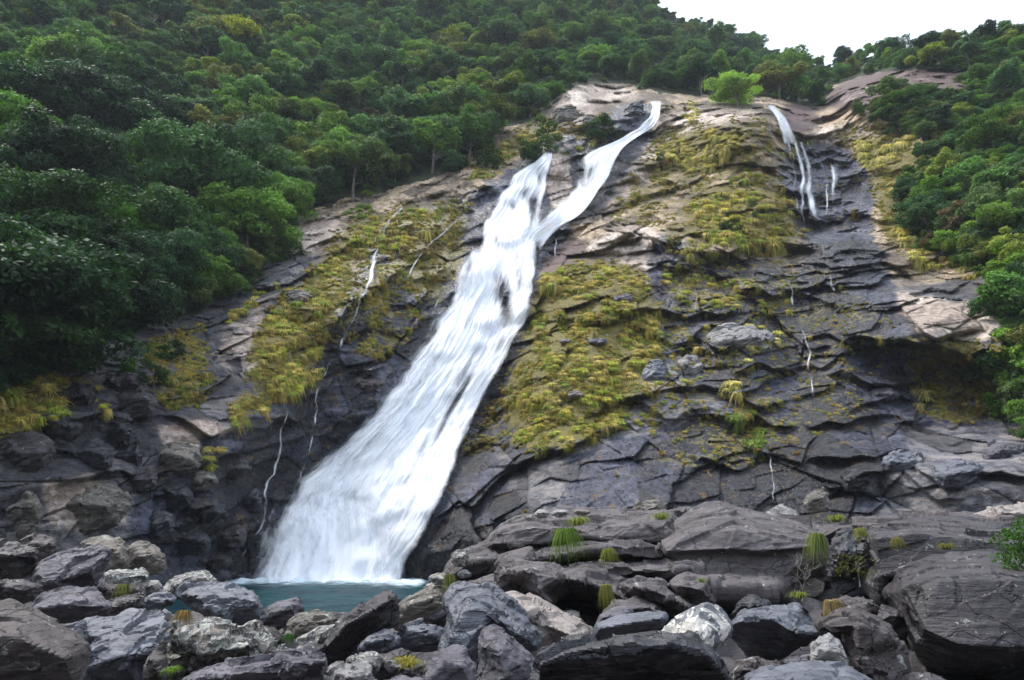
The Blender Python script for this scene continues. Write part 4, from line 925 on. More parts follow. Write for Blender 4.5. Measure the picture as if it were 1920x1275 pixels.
# the rock ledge: bedrock in layers
LB = [
 (25.5, [(842,1075),(860,1040),(930,1005),(1000,985),(1150,975),(1300,975),(1500,1000),(1560,1040),(1570,1180),(1300,1185),(1050,1170),(900,1140)], [[(900,1060,.5),(1100,1020,.3),(1400,1030,.4)],[(950,1110,-2.5),(1150,1110,-4),(1450,1110,-4)]], 4, .1),
 (20.5, [(1545,1010),(1600,1000),(1700,1000),(2150,1000),(2150,1290),(1650,1290),(1560,1200)], [[(1620,1060,.3),(1900,1060,0)],[(1650,1150,-1),(1900,1150,-1)]], 4, .1),
 (22.5, [(1228,1000),(1262,980),(1292,962),(1322,946),(1360,941),(1400,954),(1450,966),(1515,984),(1550,1008),(1566,1060),(1560,1110),(1530,1140),(1400,1150),(1340,1160),(1290,1140),(1240,1080)], [[(1290,1000,.4),(1380,990,.2),(1480,1010,.3)],[(1250,1034,-.1),(1350,1030,-.2),(1440,1032,-.2),(1530,1024,.1)],[(1260,1044,.25),(1350,1040,.15),(1440,1042,.15),(1530,1034,.35)],[(1330,1100,-.4),(1450,1100,-.3)]], 5, .25),
 (25, [(880,1030),(905,1006),(940,978),(975,966),(1040,962),(1110,958),(1200,962),(1296,956),(1310,1040),(1200,1060),(1050,1056),(920,1072)], [[(930,1000,.3),(1000,985,.1),(1100,985,.2),(1220,985,0)],[(920,1020,0),(1020,1018,-.3),(1130,1012,-.3),(1250,1010,-.3)]], 5, .4),
 (23, [(905,1075),(935,1045),(1010,1022),(1100,1012),(1200,1014),(1300,1028),(1310,1070),(1200,1075),(1050,1075)], [[(940,1058,-.1),(1020,1046,-.3),(1120,1030,-.3),(1240,1036,-.3)]], 4, .5),
 (21, [(1030,1065),(1100,1050),(1200,1046),(1290,1040),(1340,1060),(1350,1110),(1310,1140),(1230,1110),(1150,1095),(1060,1090)], [[(1080,1072,0),(1180,1070,-.2),(1290,1068,-.2)]], 4, .4),
 (19.3, [(926,1092),(934,1056),(970,1050),(1030,1054),(1062,1066),(1078,1092),(1046,1122),(1030,1142),(1006,1134),(970,1114)], [[(945,1072,.1),(1000,1072,-.2),(1045,1085,-.1)],[(1010,1108,-.3),(1030,1128,-.1)]], 2.5, .4),
 (19.5, [(1040,1072),(1110,1052),(1172,1066),(1215,1098),(1210,1122),(1170,1136),(1128,1150),(1075,1128),(1046,1098)], [[(1060,1085,0),(1100,1090,-.3),(1150,1112,-.4),(1180,1128,-.2)]], 3, .95),
 (18.2, [(1158,1095),(1196,1080),(1236,1086),(1280,1112),(1318,1142),(1300,1166),(1250,1160),(1200,1140),(1165,1125)], [[(1185,1100,0),(1230,1108,-.2),(1290,1140,-.2)]], 2.6, .5),
 (18.6, [(1240,1095),(1290,1072),(1330,1082),(1340,1130),(1330,1160),(1290,1150)], [[(1275,1098,0),(1315,1105,-.1)]], 2.2, .5),
 (17.5, [(1128,1150),(1150,1125),(1190,1120),(1240,1140),(1250,1165),(1180,1165)], (), 1.8, .3),
 (23.5, [(790,1105),(826,1084),(845,1052),(880,1030),(925,1012),(950,1050),(950,1100),(900,1122),(850,1125)], [[(850,1075,0),(890,1055,-.2),(930,1050,0)]], 4, .3),
 (20.5, [(848,1118),(880,1092),(930,1080),(985,1100),(1000,1130),(960,1160),(880,1150)], (), 3, .3),
 (26, [(1400,990),(1450,975),(1530,978),(1600,975),(1700,968),(1800,966),(1880,975),(2100,968),(2100,1020),(1700,1030),(1500,1030)], (), 5, .3),
]
parts = []
for k, (Y, ol, rg, T, un) in enumerate(LB):
    parts.append(B('bedrock', Y, ol, rg, T=T, under=un, mat='ledge', kind='structure', seed=80 + k, amp=.3 if k == 2 else .8, vox=.05))
# one bedrock mesh
def join(objs, name):
    V, Q, o = [], [], 0
    for ob in objs:
        N = len(ob.data.vertices); co = np.empty(N * 3, np.float32); ob.data.vertices.foreach_get('co', co)
        V.append(co.reshape(-1, 3) + np.array(ob.location)); li = np.empty(len(ob.data.loops), np.int32); ob.data.loops.foreach_get('vertex_index', li)
        Q.append(li.reshape(-1, 4) + o); o += N
    me = mesh_np(name, np.concatenate(V), np.concatenate(Q))
    for ob in objs: bpy.data.objects.remove(ob)
    return me
tag(link('bedrock', join(parts, 'bedrock'), [M['ledge']]), kind='structure')

# boulders standing on the left cliff foot
def Bc(px, py, w, h, m, lab, seed, jit=.12, off=1.2, **kw):
    rr = random.Random(seed)
    an = [R(t) for t in (0, 40, 75, 110, 150, 190, 230, 275, 320)]
    Yc = float(surfY(px, py)) - off
    return B('boulder', Yc, [(px + w / 2 * math.cos(a) * rr.uniform(1 - jit, 1 + jit * .6), py - h / 2 * math.sin(a) * rr.uniform(1 - jit, 1 + jit * .6)) for a in an], mat=m, label=lab, seed=seed, vox=.1, T=w / F * Yc * .7, **kw)
for args in [(130,745,110,70,'dark','black angular boulder under the bushes at the left, topmost of the heap'),(225,720,80,50,'darkb','grey spotted boulder just right of the topmost black one'),(250,755,100,80,'darkb','rounded lichen dotted boulder on the right of the black heap'),
             (95,800,120,80,'dark','broad black boulder in the middle of the left heap'),(200,800,110,70,'dark','black boulder below the lichen dotted one'),(40,850,120,90,'darkb','dark grey boulder low at the left edge of the heap'),
             (160,855,120,70,'dark','black cracked boulder at the bottom of the left heap'),(235,850,70,110,'dark','steep black block right of the left heap'),(150,950,190,120,'tanr','large tan cracked boulder at the left cliff foot'),
             (35,960,100,90,'tanr','grey tan boulder left of the large tan cracked one'),(330,860,110,70,'tanr','striped pale brown boulder right of the black heap'),(690,720,60,32,'brown','brown boulder lodged on the slope left of the main waterfall'),
             (1230,710,56,84,'blue','grey slab shaped boulder standing on the mossy right slope'),(1385,640,150,66,'pale','long pale grey block in the middle of the right cliff'),(1660,740,60,26,'violet','flat stone lying on the black right cliff'),(1590,700,56,24,'violet','loose grey slab on the dark right cliff'),
             (1062,226,62,64,'tanr','big slanting brown slab left of the waterfall lip'),(1030,268,32,24,'pink','rounded pale boulder above the split of the waterfall'),(1104,232,28,34,'tanr','grey upright rock beside the round shrub above the split'),(1190,214,44,50,'dark','dark wet block right beside the waterfall lip'),(1042,452,52,44,'dark','dark wet hump at the right edge of the merged waterfall'),
             (330,930,70,60,'dark','black jagged block left of the pool trickle, uppermost of that group'),(390,960,80,50,'dark','wide black block at mid height left of the pool'),(300,985,60,60,'dark','black upright block above the streaked round boulder'),(355,1015,80,56,'dark','black block near the water left of the pool'),
             (430,1010,70,60,'darkb','dark brown block beside the pool trickle foot'),(470,940,50,50,'dark','small black block under the forked trickle'),(395,1050,90,36,'darkb','low dark rock at the waterline left of the fall'),(440,880,70,44,'darkb','brownish block above the forked trickle'),
             (380,900,60,40,'tanr','pale brown block in the dark rocks left of the pool'),(270,900,60,50,'darkb','dark block between tan boulder and black rocks'),(1690,870,90,60,'blue','blue grey slab at the foot of the lower right cliff'),(1800,890,110,60,'blue','long blue grey slab low on the far right cliff'),
             (1610,900,70,50,'dark','black block at the foot of the right cliff'),(1880,850,90,50,'violet','grey slab at the right edge low on the cliff'),(560,560,50,36,'tanr','tan grey rock on the left rib above the stony slope'),(1120,640,40,18,'violet','flat grey stone in the mossy slope'),(1080,740,34,16,'tanr','small tan stone low in the mossy slope'),
             (1170,560,44,20,'violet','grey stone high in the mossy slope'),(1060,640,26,12,'tanr','tiny flat stone at the left of the mossy slope'),(1300,690,70,50,'pale','pale block right of the grey slab on the mossy slope')]:
    Bc(*args, seed=200 + args[0] % 97)

ORD = ['nearest', 'second nearest', 'third nearest', 'fourth nearest', 'fifth nearest', 'sixth nearest', 'seventh nearest', 'eighth nearest', 'ninth nearest', 'tenth nearest', 'eleventh nearest', 'twelfth nearest', 'thirteenth nearest', 'fourteenth nearest', 'fifteenth nearest', 'sixteenth nearest', 'seventeenth nearest', 'eighteenth nearest', 'nineteenth nearest', 'twentieth nearest', 'twentyfirst nearest', 'twentysecond nearest', 'twentythird nearest', 'twentyfourth nearest']
DIRS = ['right of', 'above and right of', 'above', 'above and left of', 'left of', 'below and left of', 'below', 'below and right of']
def single_out(items, marks):
    """items: key, px, py; says for each where it stands from its nearest landmark, and which one it is there"""
    b, out = {}, {}
    for key, px, py in items:
        j = min(range(len(marks)), key=lambda k: (marks[k][0] - px) ** 2 + (marks[k][1] - py) ** 2)
        dx, dy = px - marks[j][0], marks[j][1] - py
        b.setdefault((j, DIRS[int(((math.degrees(math.atan2(dy, dx)) % 360) + 22.5) // 45) % 8]), []).append((math.hypot(dx, dy), key))
    for (j, dr), L in b.items():
        for k, (d, key) in enumerate(sorted(L)): out[key] = '%s one %s %s' % (ORD[min(k, 23)], dr, marks[j][2])
    return out
STONE_MARKS = [(60,1210,'the huge brown corner slab'),(225,1220,'the layered blue grey slab'),(130,1065,'the tilted violet slab'),(135,1130,'the flat topped violet boulder'),(430,1210,'the lichen covered boulder'),(470,1255,'the long front slab'),(355,1098,'the pool corner boulder'),(430,1130,'the wide flat grey slab'),(530,1150,'the grey pointed boulder'),
 (590,1170,'the rounded tan boulder'),(670,1170,'the black wedge boulder'),(790,1140,'the brown sloping rock'),(910,1165,'the carved blue grey boulder'),(1040,1175,'the pinkish white slab'),(950,1240,'the upright pointed boulder'),(840,1250,'the rounded bottom boulder'),(1190,1240,'the black fronted slab'),(1180,1170,'the smooth oval boulder'),
 (1320,1175,'the white patched boulder'),(1450,1180,'the big hollow boulder'),(1552,1225,'the pale rounded stone'),(1510,1275,'the flat bottom right slab'),(1620,1220,'the brown two faced boulder')]
# loose stones between the boulders
def stone_mesh(seed):
    bm = bmesh.new(); bmesh.ops.create_icosphere(bm, subdivisions=4, radius=1)
    rr = random.Random(seed)
    pl = [(Vector((rr.gauss(0, 1), rr.gauss(0, 1), rr.gauss(0, 1))).normalized(), rr.uniform(.5, .85)) for _ in range(9)]
    for v in bm.verts:
        c = v.co
        for nrm, d in pl:
            k = c.dot(nrm)
            if k > d: c = c - nrm * (k - d)
        v.co = Vector((c.x * 1.25, c.y, c.z * .7))
    me = bpy.data.meshes.new('stone'); bm.to_mesh(me); bm.free()
    co = np.empty(len(me.vertices) * 3, np.float32); me.vertices.foreach_get('co', co); co = co.reshape(-1, 3)
    co = co * (1 + .05 * fbm3(*(co.T * 2.2), seed, 3) + .05 * facet3(*(co.T * 2), seed))[:, None]
    me.vertices.foreach_set('co', co.astype(np.float32).ravel()); me.polygons.foreach_set('use_smooth', np.ones(len(me.polygons), bool))
    return me
stones = []
for k, m in enumerate(['violet', 'blue', 'darkb', 'tanr', 'violet', 'pale']):
    me = stone_mesh(300 + k); me.materials.append(M[m]); stones.append(me)
rs = random.Random(5)
cnt = 0
protoS = {}
stone_list = []
for k in range(150):
    Y = rs.uniform(9.5, 27); px = rs.uniform(-150, 1700)
    x = (px - 960) / F * Y
    sz = rs.uniform(.1, .34) * (1 + .02 * Y)
    z = float(bed_z(np.array(x), np.array(Y))) + sz * rs.uniform(.1, .7) + rs.choice([0, 0, .25, .5])
    i = rs.randrange(6)
    if i in protoS: o = protoS[i].copy(); C.objects.link(o)
    else:
        o = bpy.data.objects.new('stone', stones[i]); C.objects.link(o); protoS[i] = o
    o.location = (x, Y, z); o.scale = (sz, sz * rs.uniform(.8, 1.2), sz * rs.uniform(.7, 1.1)); o.rotation_euler = (rs.uniform(-.4, .4), rs.uniform(-.4, .4), rs.uniform(0, 6.3))
    col = ['violet grey', 'blue grey', 'dark brown', 'tan', 'violet grey', 'pale'][i]
    fy = Vector((x, Y, z)); dd_ = CP * Y + SP * (z - CAMZ)
    stone_list.append((o, px, 637.5 - F * ((z - CAMZ) * CP - Y * SP) / dd_, col))
so = single_out([(i, q[1], q[2]) for i, q in enumerate(stone_list)], STONE_MARKS)
for i, q in enumerate(stone_list): tag(q[0], ('%s loose stone, %s' % (q[3], so[i])).replace('nearest one', 'nearest'), 'stone', 'small loose stones between the foreground boulders')

# ------------------------------------------------------------------ foliage
def leaf_quads(cs, nrm, size, rng, asp=.5):
    n = len(cs)
    r = rng.normal(size=(n, 3)); u = np.cross(nrm, r); u /= np.linalg.norm(u, axis=1)[:, None] + 1e-9
    v = np.cross(nrm, u); v /= np.linalg.norm(v, axis=1)[:, None] + 1e-9
    s = size * rng.uniform(.5, 1.4, n)[:, None]
    P4 = np.stack([cs - u * s, cs - v * s * asp, cs + u * s, cs + v * s * asp], 1)
    return P4.reshape(-1, 3), np.arange(4 * n).reshape(-1, 4)
def make_crown(seed, Rr, H, npf, nleaf, leaf, base, flat=.6, sparse=False):
    sq = .65 + .6 * random.Random(seed).random()
    rng = np.random.default_rng(seed)
    Cs, Ns, Rs = [], [], []
    for k in range(npf):
        a = rng.uniform(0, 2 * math.pi); e = rng.uniform(-.15, 1) ** 1 if rng.random() > .15 else rng.uniform(-.3, .3)
        e = math.asin(max(-.3, min(1, e)))
        rad = rng.uniform(.35, 1.08) if not sparse else rng.uniform(.4, 1.0)
        c = np.array([math.cos(a) * math.cos(e) * Rr * rad * sq, math.sin(a) * math.cos(e) * Rr * rad, base + H * .35 + math.sin(e) * H * .62 * rad + rng.normal() * .45])
        pr = Rr * rng.uniform(.14, .42) 
        m = int(nleaf * (pr / Rr / .3) ** 2 / npf)
        d = rng.normal(size=(m, 3)); d[:, 2] = d[:, 2] * .9 + .55; d /= np.linalg.norm(d, axis=1)[:, None]
        rr_ = rng.uniform(.72, 1.06, m)[:, None]
        lump = 1 + .4 * noise3(d[:, 0] * 3 + k, d[:, 1] * 3, d[:, 2] * 3, seed)[:, None]
        pos = c + d * pr * rr_ * lump * np.array([1, 1, flat])
        nn = d * .7 + rng.normal(size=(m, 3)) * .5; nn[:, 2] += .45; nn /= np.linalg.norm(nn, axis=1)[:, None]
        Cs.append(pos); Ns.append(nn); Rs.append(np.clip(rng.uniform(0, 1) * .5 + rng.uniform(0, .5, m), 0, 1))
    Cs, Ns, Rs = np.concatenate(Cs), np.concatenate(Ns), np.concatenate(Rs)
    V, Q = leaf_quads(Cs, Ns, leaf, rng)
    me = mesh_np('crown', V, Q, smooth=False)
    fattr(me, 'leaf', Rs.astype(np.float32), 'FACE')
    me.materials.append(M['leaf'])
    return me
def tube(bm, pts, rads, n=6):
    rings = []
    for i, (p, r) in enumerate(zip(pts, rads)):
        d = (pts[min(i + 1, len(pts) - 1)] - pts[max(i - 1, 0)]).normalized()
        q = d.to_track_quat('Z', 'Y')
        rings.append([bm.verts.new(p + q @ Vector((r * math.cos(2 * math.pi * k / n), r * math.sin(2 * math.pi * k / n), 0))) for k in range(n)])
    for a, b in zip(rings, rings[1:]):
        for k in range(n): bm.faces.new((a[k], a[(k + 1) % n], b[(k + 1) % n], b[k]))
    bm.faces.new(rings[0][::-1]); bm.faces.new(rings[-1])
def make_trunk(seed, h, r, spread, bark='bark', nb=7, twigs=0):
    rr = random.Random(seed); bm = bmesh.new()
    lean = Vector((rr.uniform(-.12, .12), rr.uniform(-.12, .12), 1))
    pts = [Vector((lean.x * h * t + rr.uniform(-.1, .1) * t * 2, lean.y * h * t + rr.uniform(-.1, .1) * t * 2, h * t - .6 * (t == 0))) for t in (0, .25, .5, .75, 1)]
    tube(bm, pts, [r * 1.3, r, r * .8, r * .6, r * .3])
    for k in range(nb):
        t = rr.uniform(.35, .95); i = int(t * 4); b0 = pts[i].lerp(pts[min(4, i + 1)], t * 4 - i)
        a = rr.uniform(0, 6.3); L = spread * rr.uniform(.5, 1)
        p1 = b0 + Vector((math.cos(a) * L * .5, math.sin(a) * L * .5, L * .35)); p2 = b0 + Vector((math.cos(a + .3) * L, math.sin(a + .3) * L, L * rr.uniform(.4, .8)))
        tube(bm, [b0, p1, p2], [r * .45, r * .3, r * .1], 5)
        for _ in range(twigs):
            s = p1.lerp(p2, rr.random()); e = s + Vector((rr.uniform(-1, 1), rr.uniform(-1, 1), rr.uniform(0, 1))) * L * .45
            tube(bm, [s, (s + e) / 2 + Vector((rr.uniform(-.1, .1), 0, .1)), e], [r * .16, r * .1, r * .04], 4)
    me = bpy.data.meshes.new('trunk'); bm.to_mesh(me); bm.free(); me.materials.append(M[bark])
    return me
NV = 9
crowns = [make_crown(10 + k, [4.2, 3.6, 5.0, 4.0, 3.4, 4.6, 3.9, 3.2, 4.4][k], [5.2, 5.6, 4.6, 4.4, 6.0, 5.0, 4.0, 5.4, 5.6][k], [30, 26, 34, 20, 30, 40, 22, 16, 30][k], [15000, 12000, 15000, 9000, 13000, 16000, 10000, 8000, 14000][k], .2, 2.6, [.6, .7, .45, .5, .8, .55, .5, .7, .6][k]) for k in range(NV)]
crown_near = [make_crown(60 + k, 4.5, 5.5, 60, 30000, .16, 2.6, .5) for k in range(3)]
crown_sparse = [make_crown(80 + k, 3.6, 4.8, 26, 2600, .24, 2.8, .35, True) for k in range(2)]
trunks = [make_trunk(20 + k, 5.2, .2, 3.2) for k in range(4)]
trunk_pale = [make_trunk(40 + k, 6.0, .2, 3.4, 'pale_bark', 9, 3) for k in range(2)]

GREENS = [(.06, .125, .045), (.05, .11, .045), (.075, .155, .04), (.09, .17, .035), (.065, .12, .06), (.035, .08, .035), (.085, .13, .05)]
LIGHT = [(.16, .27, .05), (.20, .25, .05), (.13, .24, .045)]
rt = random.Random(11)
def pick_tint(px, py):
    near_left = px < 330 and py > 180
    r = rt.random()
    if near_left: c = rt.choice([(.035, .085, .04), (.022, .055, .026), (.045, .10, .035)] + ([(.08, .19, .02)] if r > .85 else [])); kind = 'dark'  # left wood: its shade is put into these darker leaf tints
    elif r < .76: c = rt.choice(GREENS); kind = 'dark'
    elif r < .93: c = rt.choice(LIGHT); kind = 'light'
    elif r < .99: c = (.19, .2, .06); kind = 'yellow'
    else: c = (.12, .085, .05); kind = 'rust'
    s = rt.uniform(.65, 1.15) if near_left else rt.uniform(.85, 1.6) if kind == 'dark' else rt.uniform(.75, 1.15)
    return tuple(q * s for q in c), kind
def zone(px, py):
    if px > 1540: return 'right'
    if px < 340 and py > 230: return 'gorge'
    if py > 190 and px < 1050: return 'lower'
    if px > 1200: return 'ridge'
    return 'upper'
ZTXT = {'right': 'on the slope right of the cliff', 'gorge': 'in the shaded wood at the far left', 'lower': 'on the slope above and left of the waterfall', 'ridge': 'on the far ridge under the sky', 'upper': 'high on the mountainside at the top'}
KTXT = {'dark': 'dark green rounded broadleaf tree', 'light': 'light green broadleaf tree', 'yellow': 'yellowish green tree', 'rust': 'rusty brown leaved tree'}

def tree_obj(name, loc, rz, sc, crown, trunk, tint, label, group=None, cat='tree', crname='crown', tilt=(0, 0)):
    e = bpy.data.objects.new(name, None); C.objects.link(e); e.empty_display_size = .5
    e.location = loc; e.rotation_euler = (tilt[0], tilt[1], rz); e.scale = sc if isinstance(sc, tuple) else (sc, sc, sc)
    tag(e, label, cat, group)
    if trunk is not None:
        t = bpy.data.objects.new('trunk', trunk); C.objects.link(t); t.parent = e
    if crown is not None:
        c = bpy.data.objects.new(crname, crown); C.objects.link(c); c.parent = e; c['tint'] = [float(v) for v in tint]
    return e
# single trees one can pick out in the photograph
SPECIAL = [ # px, base py, height px, crown kind, tint, label
 (432,128,130,'sp',(.26,.28,.03),'tall yellow green tree with a bare pale trunk high on the left slope'),
 (1382,200,66,'n2',(.30,.44,.13),'pale green umbrella shaped tree behind the cliff top'),
 (1590,124,44,'n0',(.03,.07,.035),'lone round dark tree on the skyline saddle'),
 (1665,108,46,'sp',(.06,.10,.05),'thin airy tree on the skyline right of the lone round one'),
 (1852,92,62,'n4',(.03,.065,.03),'tallest dark tree on the right skyline'),
 (1740,104,50,'n5',(.032,.07,.026),'wide dark tree on the right skyline above the brown rock face'),
 (1905,88,52,'n4',(.03,.06,.03),'dark skyline tree at the right edge'),
 (235,150,48,'n2',(.20,.19,.02),'yellow topped tree on the left slope'),
 (130,190,40,'n2',(.16,.15,.02),'smaller yellowish tree left of the yellow topped one'),
 (850,120,80,'sp',(.17,.20,.04),'pale spreading tree with visible branches above the middle forest'),
 (330,390,90,'n6',(.11,.075,.045),'rust brown leaved tree on the left slope'),
 (1000,42,50,'dead',(.2,.2,.1),'bare grey tree at the top of the mountainside'),
 (285,62,60,'dead',(.2,.2,.1),'leafless grey tree high on the left'),
 (430,215,90,'dead',(.2,.2,.1),'bare pale tree among the dark crowns of the left slope'),
 (830,260,80,'n3',(.09,.19,.025),'bright green tree at the forest edge left of the upper waterfall'),
 (920,260,80,'n8',(.10,.13,.03),'olive green tree with dark twisted branches at the forest edge'),
 (455,205,50,'n3',(.11,.20,.03),'fresh green tree in the middle of the left slope'),
 (310,540,100,'n3',(.08,.16,.015),'yellow green bush like tree at the edge of the shaded left wood'),
 (190,580,100,'n2',(.03,.14,.015),'vivid green branch like tree inside the shaded left wood'),
 (60,700,110,'n5',(.04,.13,.01),'vivid green bushy tree at the left edge above the black boulders'),
 (740,345,70,'n6',(.10,.13,.035),'olive yellow tree at the lower forest edge left of the falls'),
 (335,450,110,'n6',(.09,.09,.03),'brownish olive tree at the edge of the shaded left wood'),
 (1250,100,45,'n4',(.02,.045,.02),'dark tree below the ridge line'),
 (1870,300,90,'n5',(.08,.15,.025),'bright green round tree on the upper right slope'),
 (1690,220,60,'n2',(.08,.15,.03),'light green tree beneath the brown rock face'),
]
taken = []
cr_by = {'n%d' % k: crowns[k] for k in range(NV)}
for i, (px, py, hp, kd, tint, lab) in enumerate(SPECIAL):
    Y = float(surfY(px, py)) - .3
    H = hp / F * Y * 1.05
    s = H / 8.0
    loc = at(px, py, Y)
    if kd == 'dead': tree_obj('bare_tree', loc, rt.uniform(0, 6), s * 1.1, None, trunk_pale[i % 2], tint, lab)
    elif kd == 'sp': tree_obj('broadleaf_tree', loc, rt.uniform(0, 6), s, crown_sparse[i % 2], trunk_pale[i % 2], tint, lab)
    else: tree_obj('broadleaf_tree', loc, rt.uniform(0, 6), (s * (1.25 if kd == 'n2' else 1.0),) * 2 + (s,), cr_by[kd], trunks[i % 4], tint, lab)
    taken.append((px, py - hp * .4, hp * .35))
# the rest of the forest
cand = []
grid = {}
tries = 0
while tries < 26000:
    tries += 1
    px = rt.uniform(-290, 2200); py = rt.uniform(-220, 800)
    if samp(m_forest, np.array(px), np.array(py)) < .5: continue
    if py < np.interp(px, pxs, ytop) + 3: continue
    Y = float(surfY(px, py))
    s = rt.uniform(.62, 1.15)
    if Y > 170: s *= .95
    if px > 1600: s *= .62
    if px < 340 and py > 180: s *= 1.35
    s *= rt.choice([.7, .85, 1, 1, 1.3])
    rp = 3.5 * s * F / Y * (.66 if px > 340 or py < 180 else .8)
    if any((px - a) ** 2 + ((py - b) * 1.5) ** 2 < (rp * .5 + r * .5) ** 2 for a, b, r in taken[:len(SPECIAL)]): continue
    gx, gy = int(px // 60), int(py // 60); ok = True
    for ax in (-1, 0, 1):
        for ay in (-1, 0, 1):
            for (a, b, r) in grid.get((gx + ax, gy + ay), ()):
                if (px - a) ** 2 + ((py - b) * 1.25) ** 2 < ((rp + r) * .5) ** 2: ok = False; break
            if not ok: break
        if not ok: break
    if not ok: continue
    grid.setdefault((gx, gy), []).append((px, py, rp))
    cand.append((px, py, Y, s, rp))
inview = [c for c in cand if -20 < c[0] < 1940 and c[1] > -10]
inview.sort(key=lambda c: -c[4])
things = set(id(c) for c in inview[:272])
rest = [c for c in cand if id(c) not in things]
print('trees', len(cand), 'in view', len(inview))
LM = [(px, py - hp * .5, lab) for px, py, hp, kd, tint, lab in SPECIAL]
def short(lab): return ' '.join(lab.split()[:9]) if len(lab.split()) > 9 else lab
LMS = [(432,60,'the tall yellow green tree'),(1380,170,'the pale umbrella shaped tree'),(1590,95,'the lone round skyline tree'),(1852,60,'the tallest right skyline tree'),(235,125,'the yellow topped tree'),
       (850,80,'the pale spreading tree'),(330,340,'the rust brown tree'),(1000,20,'the bare grey top tree'),(430,170,'the bare pale tree'),(830,220,'the bright green forest edge tree'),
       (310,490,'the yellow green bushy tree'),(190,520,'the vivid green tree'),(60,640,'the vivid green bushy tree'),(740,310,'the olive yellow tree'),(1250,80,'the dark ridge tree'),
       (1870,260,'the bright green right tree'),(1690,190,'the light green tree under brown rock'),(600,390,'the pale left rock outcrop'),(1225,180,'the main waterfall lip'),(640,120,'the middle of the top left forest'),(1120,60,'the forest just left of the ridge'),(1880,620,'the tan ledge'),(1780,450,'the grassy band at right'),(120,330,'the shaded left wood')]
LMS = [q for q in LMS if 'forest' not in q[2] or 'edge' in q[2]]
TL = {}
_b = {}
for c in inview[:272]:
    j = min(range(len(LMS)), key=lambda k: (LMS[k][0] - c[0]) ** 2 + (LMS[k][1] - c[1]) ** 2)
    dx, dy = c[0] - LMS[j][0], LMS[j][1] - (c[1] - 15)
    an = math.degrees(math.atan2(dy, dx)) % 360
    dr = ['right of', 'above and right of', 'above', 'above and left of', 'left of', 'below and left of', 'below', 'below and right of'][int((an + 22.5) // 45) % 8]
    _b.setdefault((j, dr), []).append((math.hypot(dx, dy), id(c)))
for (j, dr), L in _b.items():
    for k, (d, i_) in enumerate(sorted(L)): TL[i_] = (ORD[min(k, 17)], dr, LMS[j][2])
KT2 = {'dark': 'dark green tree', 'light': 'light green tree', 'yellow': 'yellowish tree', 'rust': 'rusty brown tree'}
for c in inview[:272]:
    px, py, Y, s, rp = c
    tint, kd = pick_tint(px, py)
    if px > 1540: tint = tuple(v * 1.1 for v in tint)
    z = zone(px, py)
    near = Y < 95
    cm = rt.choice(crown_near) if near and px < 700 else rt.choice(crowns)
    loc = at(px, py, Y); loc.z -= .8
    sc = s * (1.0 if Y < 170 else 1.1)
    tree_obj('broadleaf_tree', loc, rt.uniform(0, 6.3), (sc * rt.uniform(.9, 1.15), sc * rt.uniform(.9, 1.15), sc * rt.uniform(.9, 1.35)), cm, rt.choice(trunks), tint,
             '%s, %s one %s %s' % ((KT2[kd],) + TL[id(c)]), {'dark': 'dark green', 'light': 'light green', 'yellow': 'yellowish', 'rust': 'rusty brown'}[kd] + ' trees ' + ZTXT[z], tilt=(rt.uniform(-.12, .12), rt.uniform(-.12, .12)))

# geometry nodes scatter for what nobody could count
def scatter(name, pts, scales, rots, tints, variants, objs, tiltx=None):
    me = bpy.data.meshes.new(name); me.vertices.add(len(pts)); me.vertices.foreach_set('co', np.asarray(pts, np.float32).ravel())
    fattr(me, 'psc', np.asarray(scales, np.float32), typ='FLOAT'); fattr(me, 'prot', np.asarray(rots, np.float32), typ='FLOAT_VECTOR')
    fattr(me, 'tint', np.asarray(tints, np.float32), typ='FLOAT_VECTOR'); fattr(me, 'var', np.asarray(variants, np.float32), typ='FLOAT')
    ob = link(name, me)
    ng = bpy.data.node_groups.new(name, 'GeometryNodeTree')
    ng.interface.new_socket('Geometry', in_out='INPUT', socket_type='NodeSocketGeometry'); ng.interface.new_socket('Geometry', in_out='OUTPUT', socket_type='NodeSocketGeometry')
    N = ng.nodes; L = ng.links
    gi = N.new('NodeGroupInput'); go = N.new('NodeGroupOutput'); jn = N.new('GeometryNodeJoinGeometry')
    def na(nm, ty='FLOAT'):
        a = N.new('GeometryNodeInputNamedAttribute'); a.data_type = ty; a.inputs[0].default_value = nm; return a.outputs[0]
    sc, ro, va = na('psc'), na('prot', 'FLOAT_VECTOR'), na('var')
    for k, src in enumerate(objs):
        oi = N.new('GeometryNodeObjectInfo'); oi.inputs[0].default_value = src; oi.transform_space = 'ORIGINAL'
        cp = N.new('FunctionNodeCompare'); cp.data_type = 'FLOAT'; cp.operation = 'EQUAL'; L.new(va, cp.inputs[0]); cp.inputs[1].default_value = k; cp.inputs[12].default_value = .1
        ip = N.new('GeometryNodeInstanceOnPoints'); L.new(gi.outputs[0], ip.inputs['Points']); L.new(cp.outputs[0], ip.inputs['Selection'])
        L.new(oi.outputs['Geometry'], ip.inputs['Instance']); L.new(ro, ip.inputs['Rotation']); L.new(sc, ip.inputs['Scale'])
        L.new(ip.outputs[0], jn.inputs[0])
    L.new(jn.outputs[0], go.inputs[0])
    md = ob.modifiers.new('scatter', 'NODES'); md.node_group = ng
    return ob
crown_objs = []
for me in crowns:
    crown_objs.append(next(o for o in C.objects if o.data == me))
pts, scs, ros, tis, vas = [], [], [], [], []
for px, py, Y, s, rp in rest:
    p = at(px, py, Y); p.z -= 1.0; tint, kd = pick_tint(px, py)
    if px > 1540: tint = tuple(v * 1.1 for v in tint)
    pts.append(p); scs.append(s * rt.uniform(.9, 1.15)); ros.append((0, 0, rt.uniform(0, 6.3))); tis.append(tint); vas.append(rt.randrange(NV))
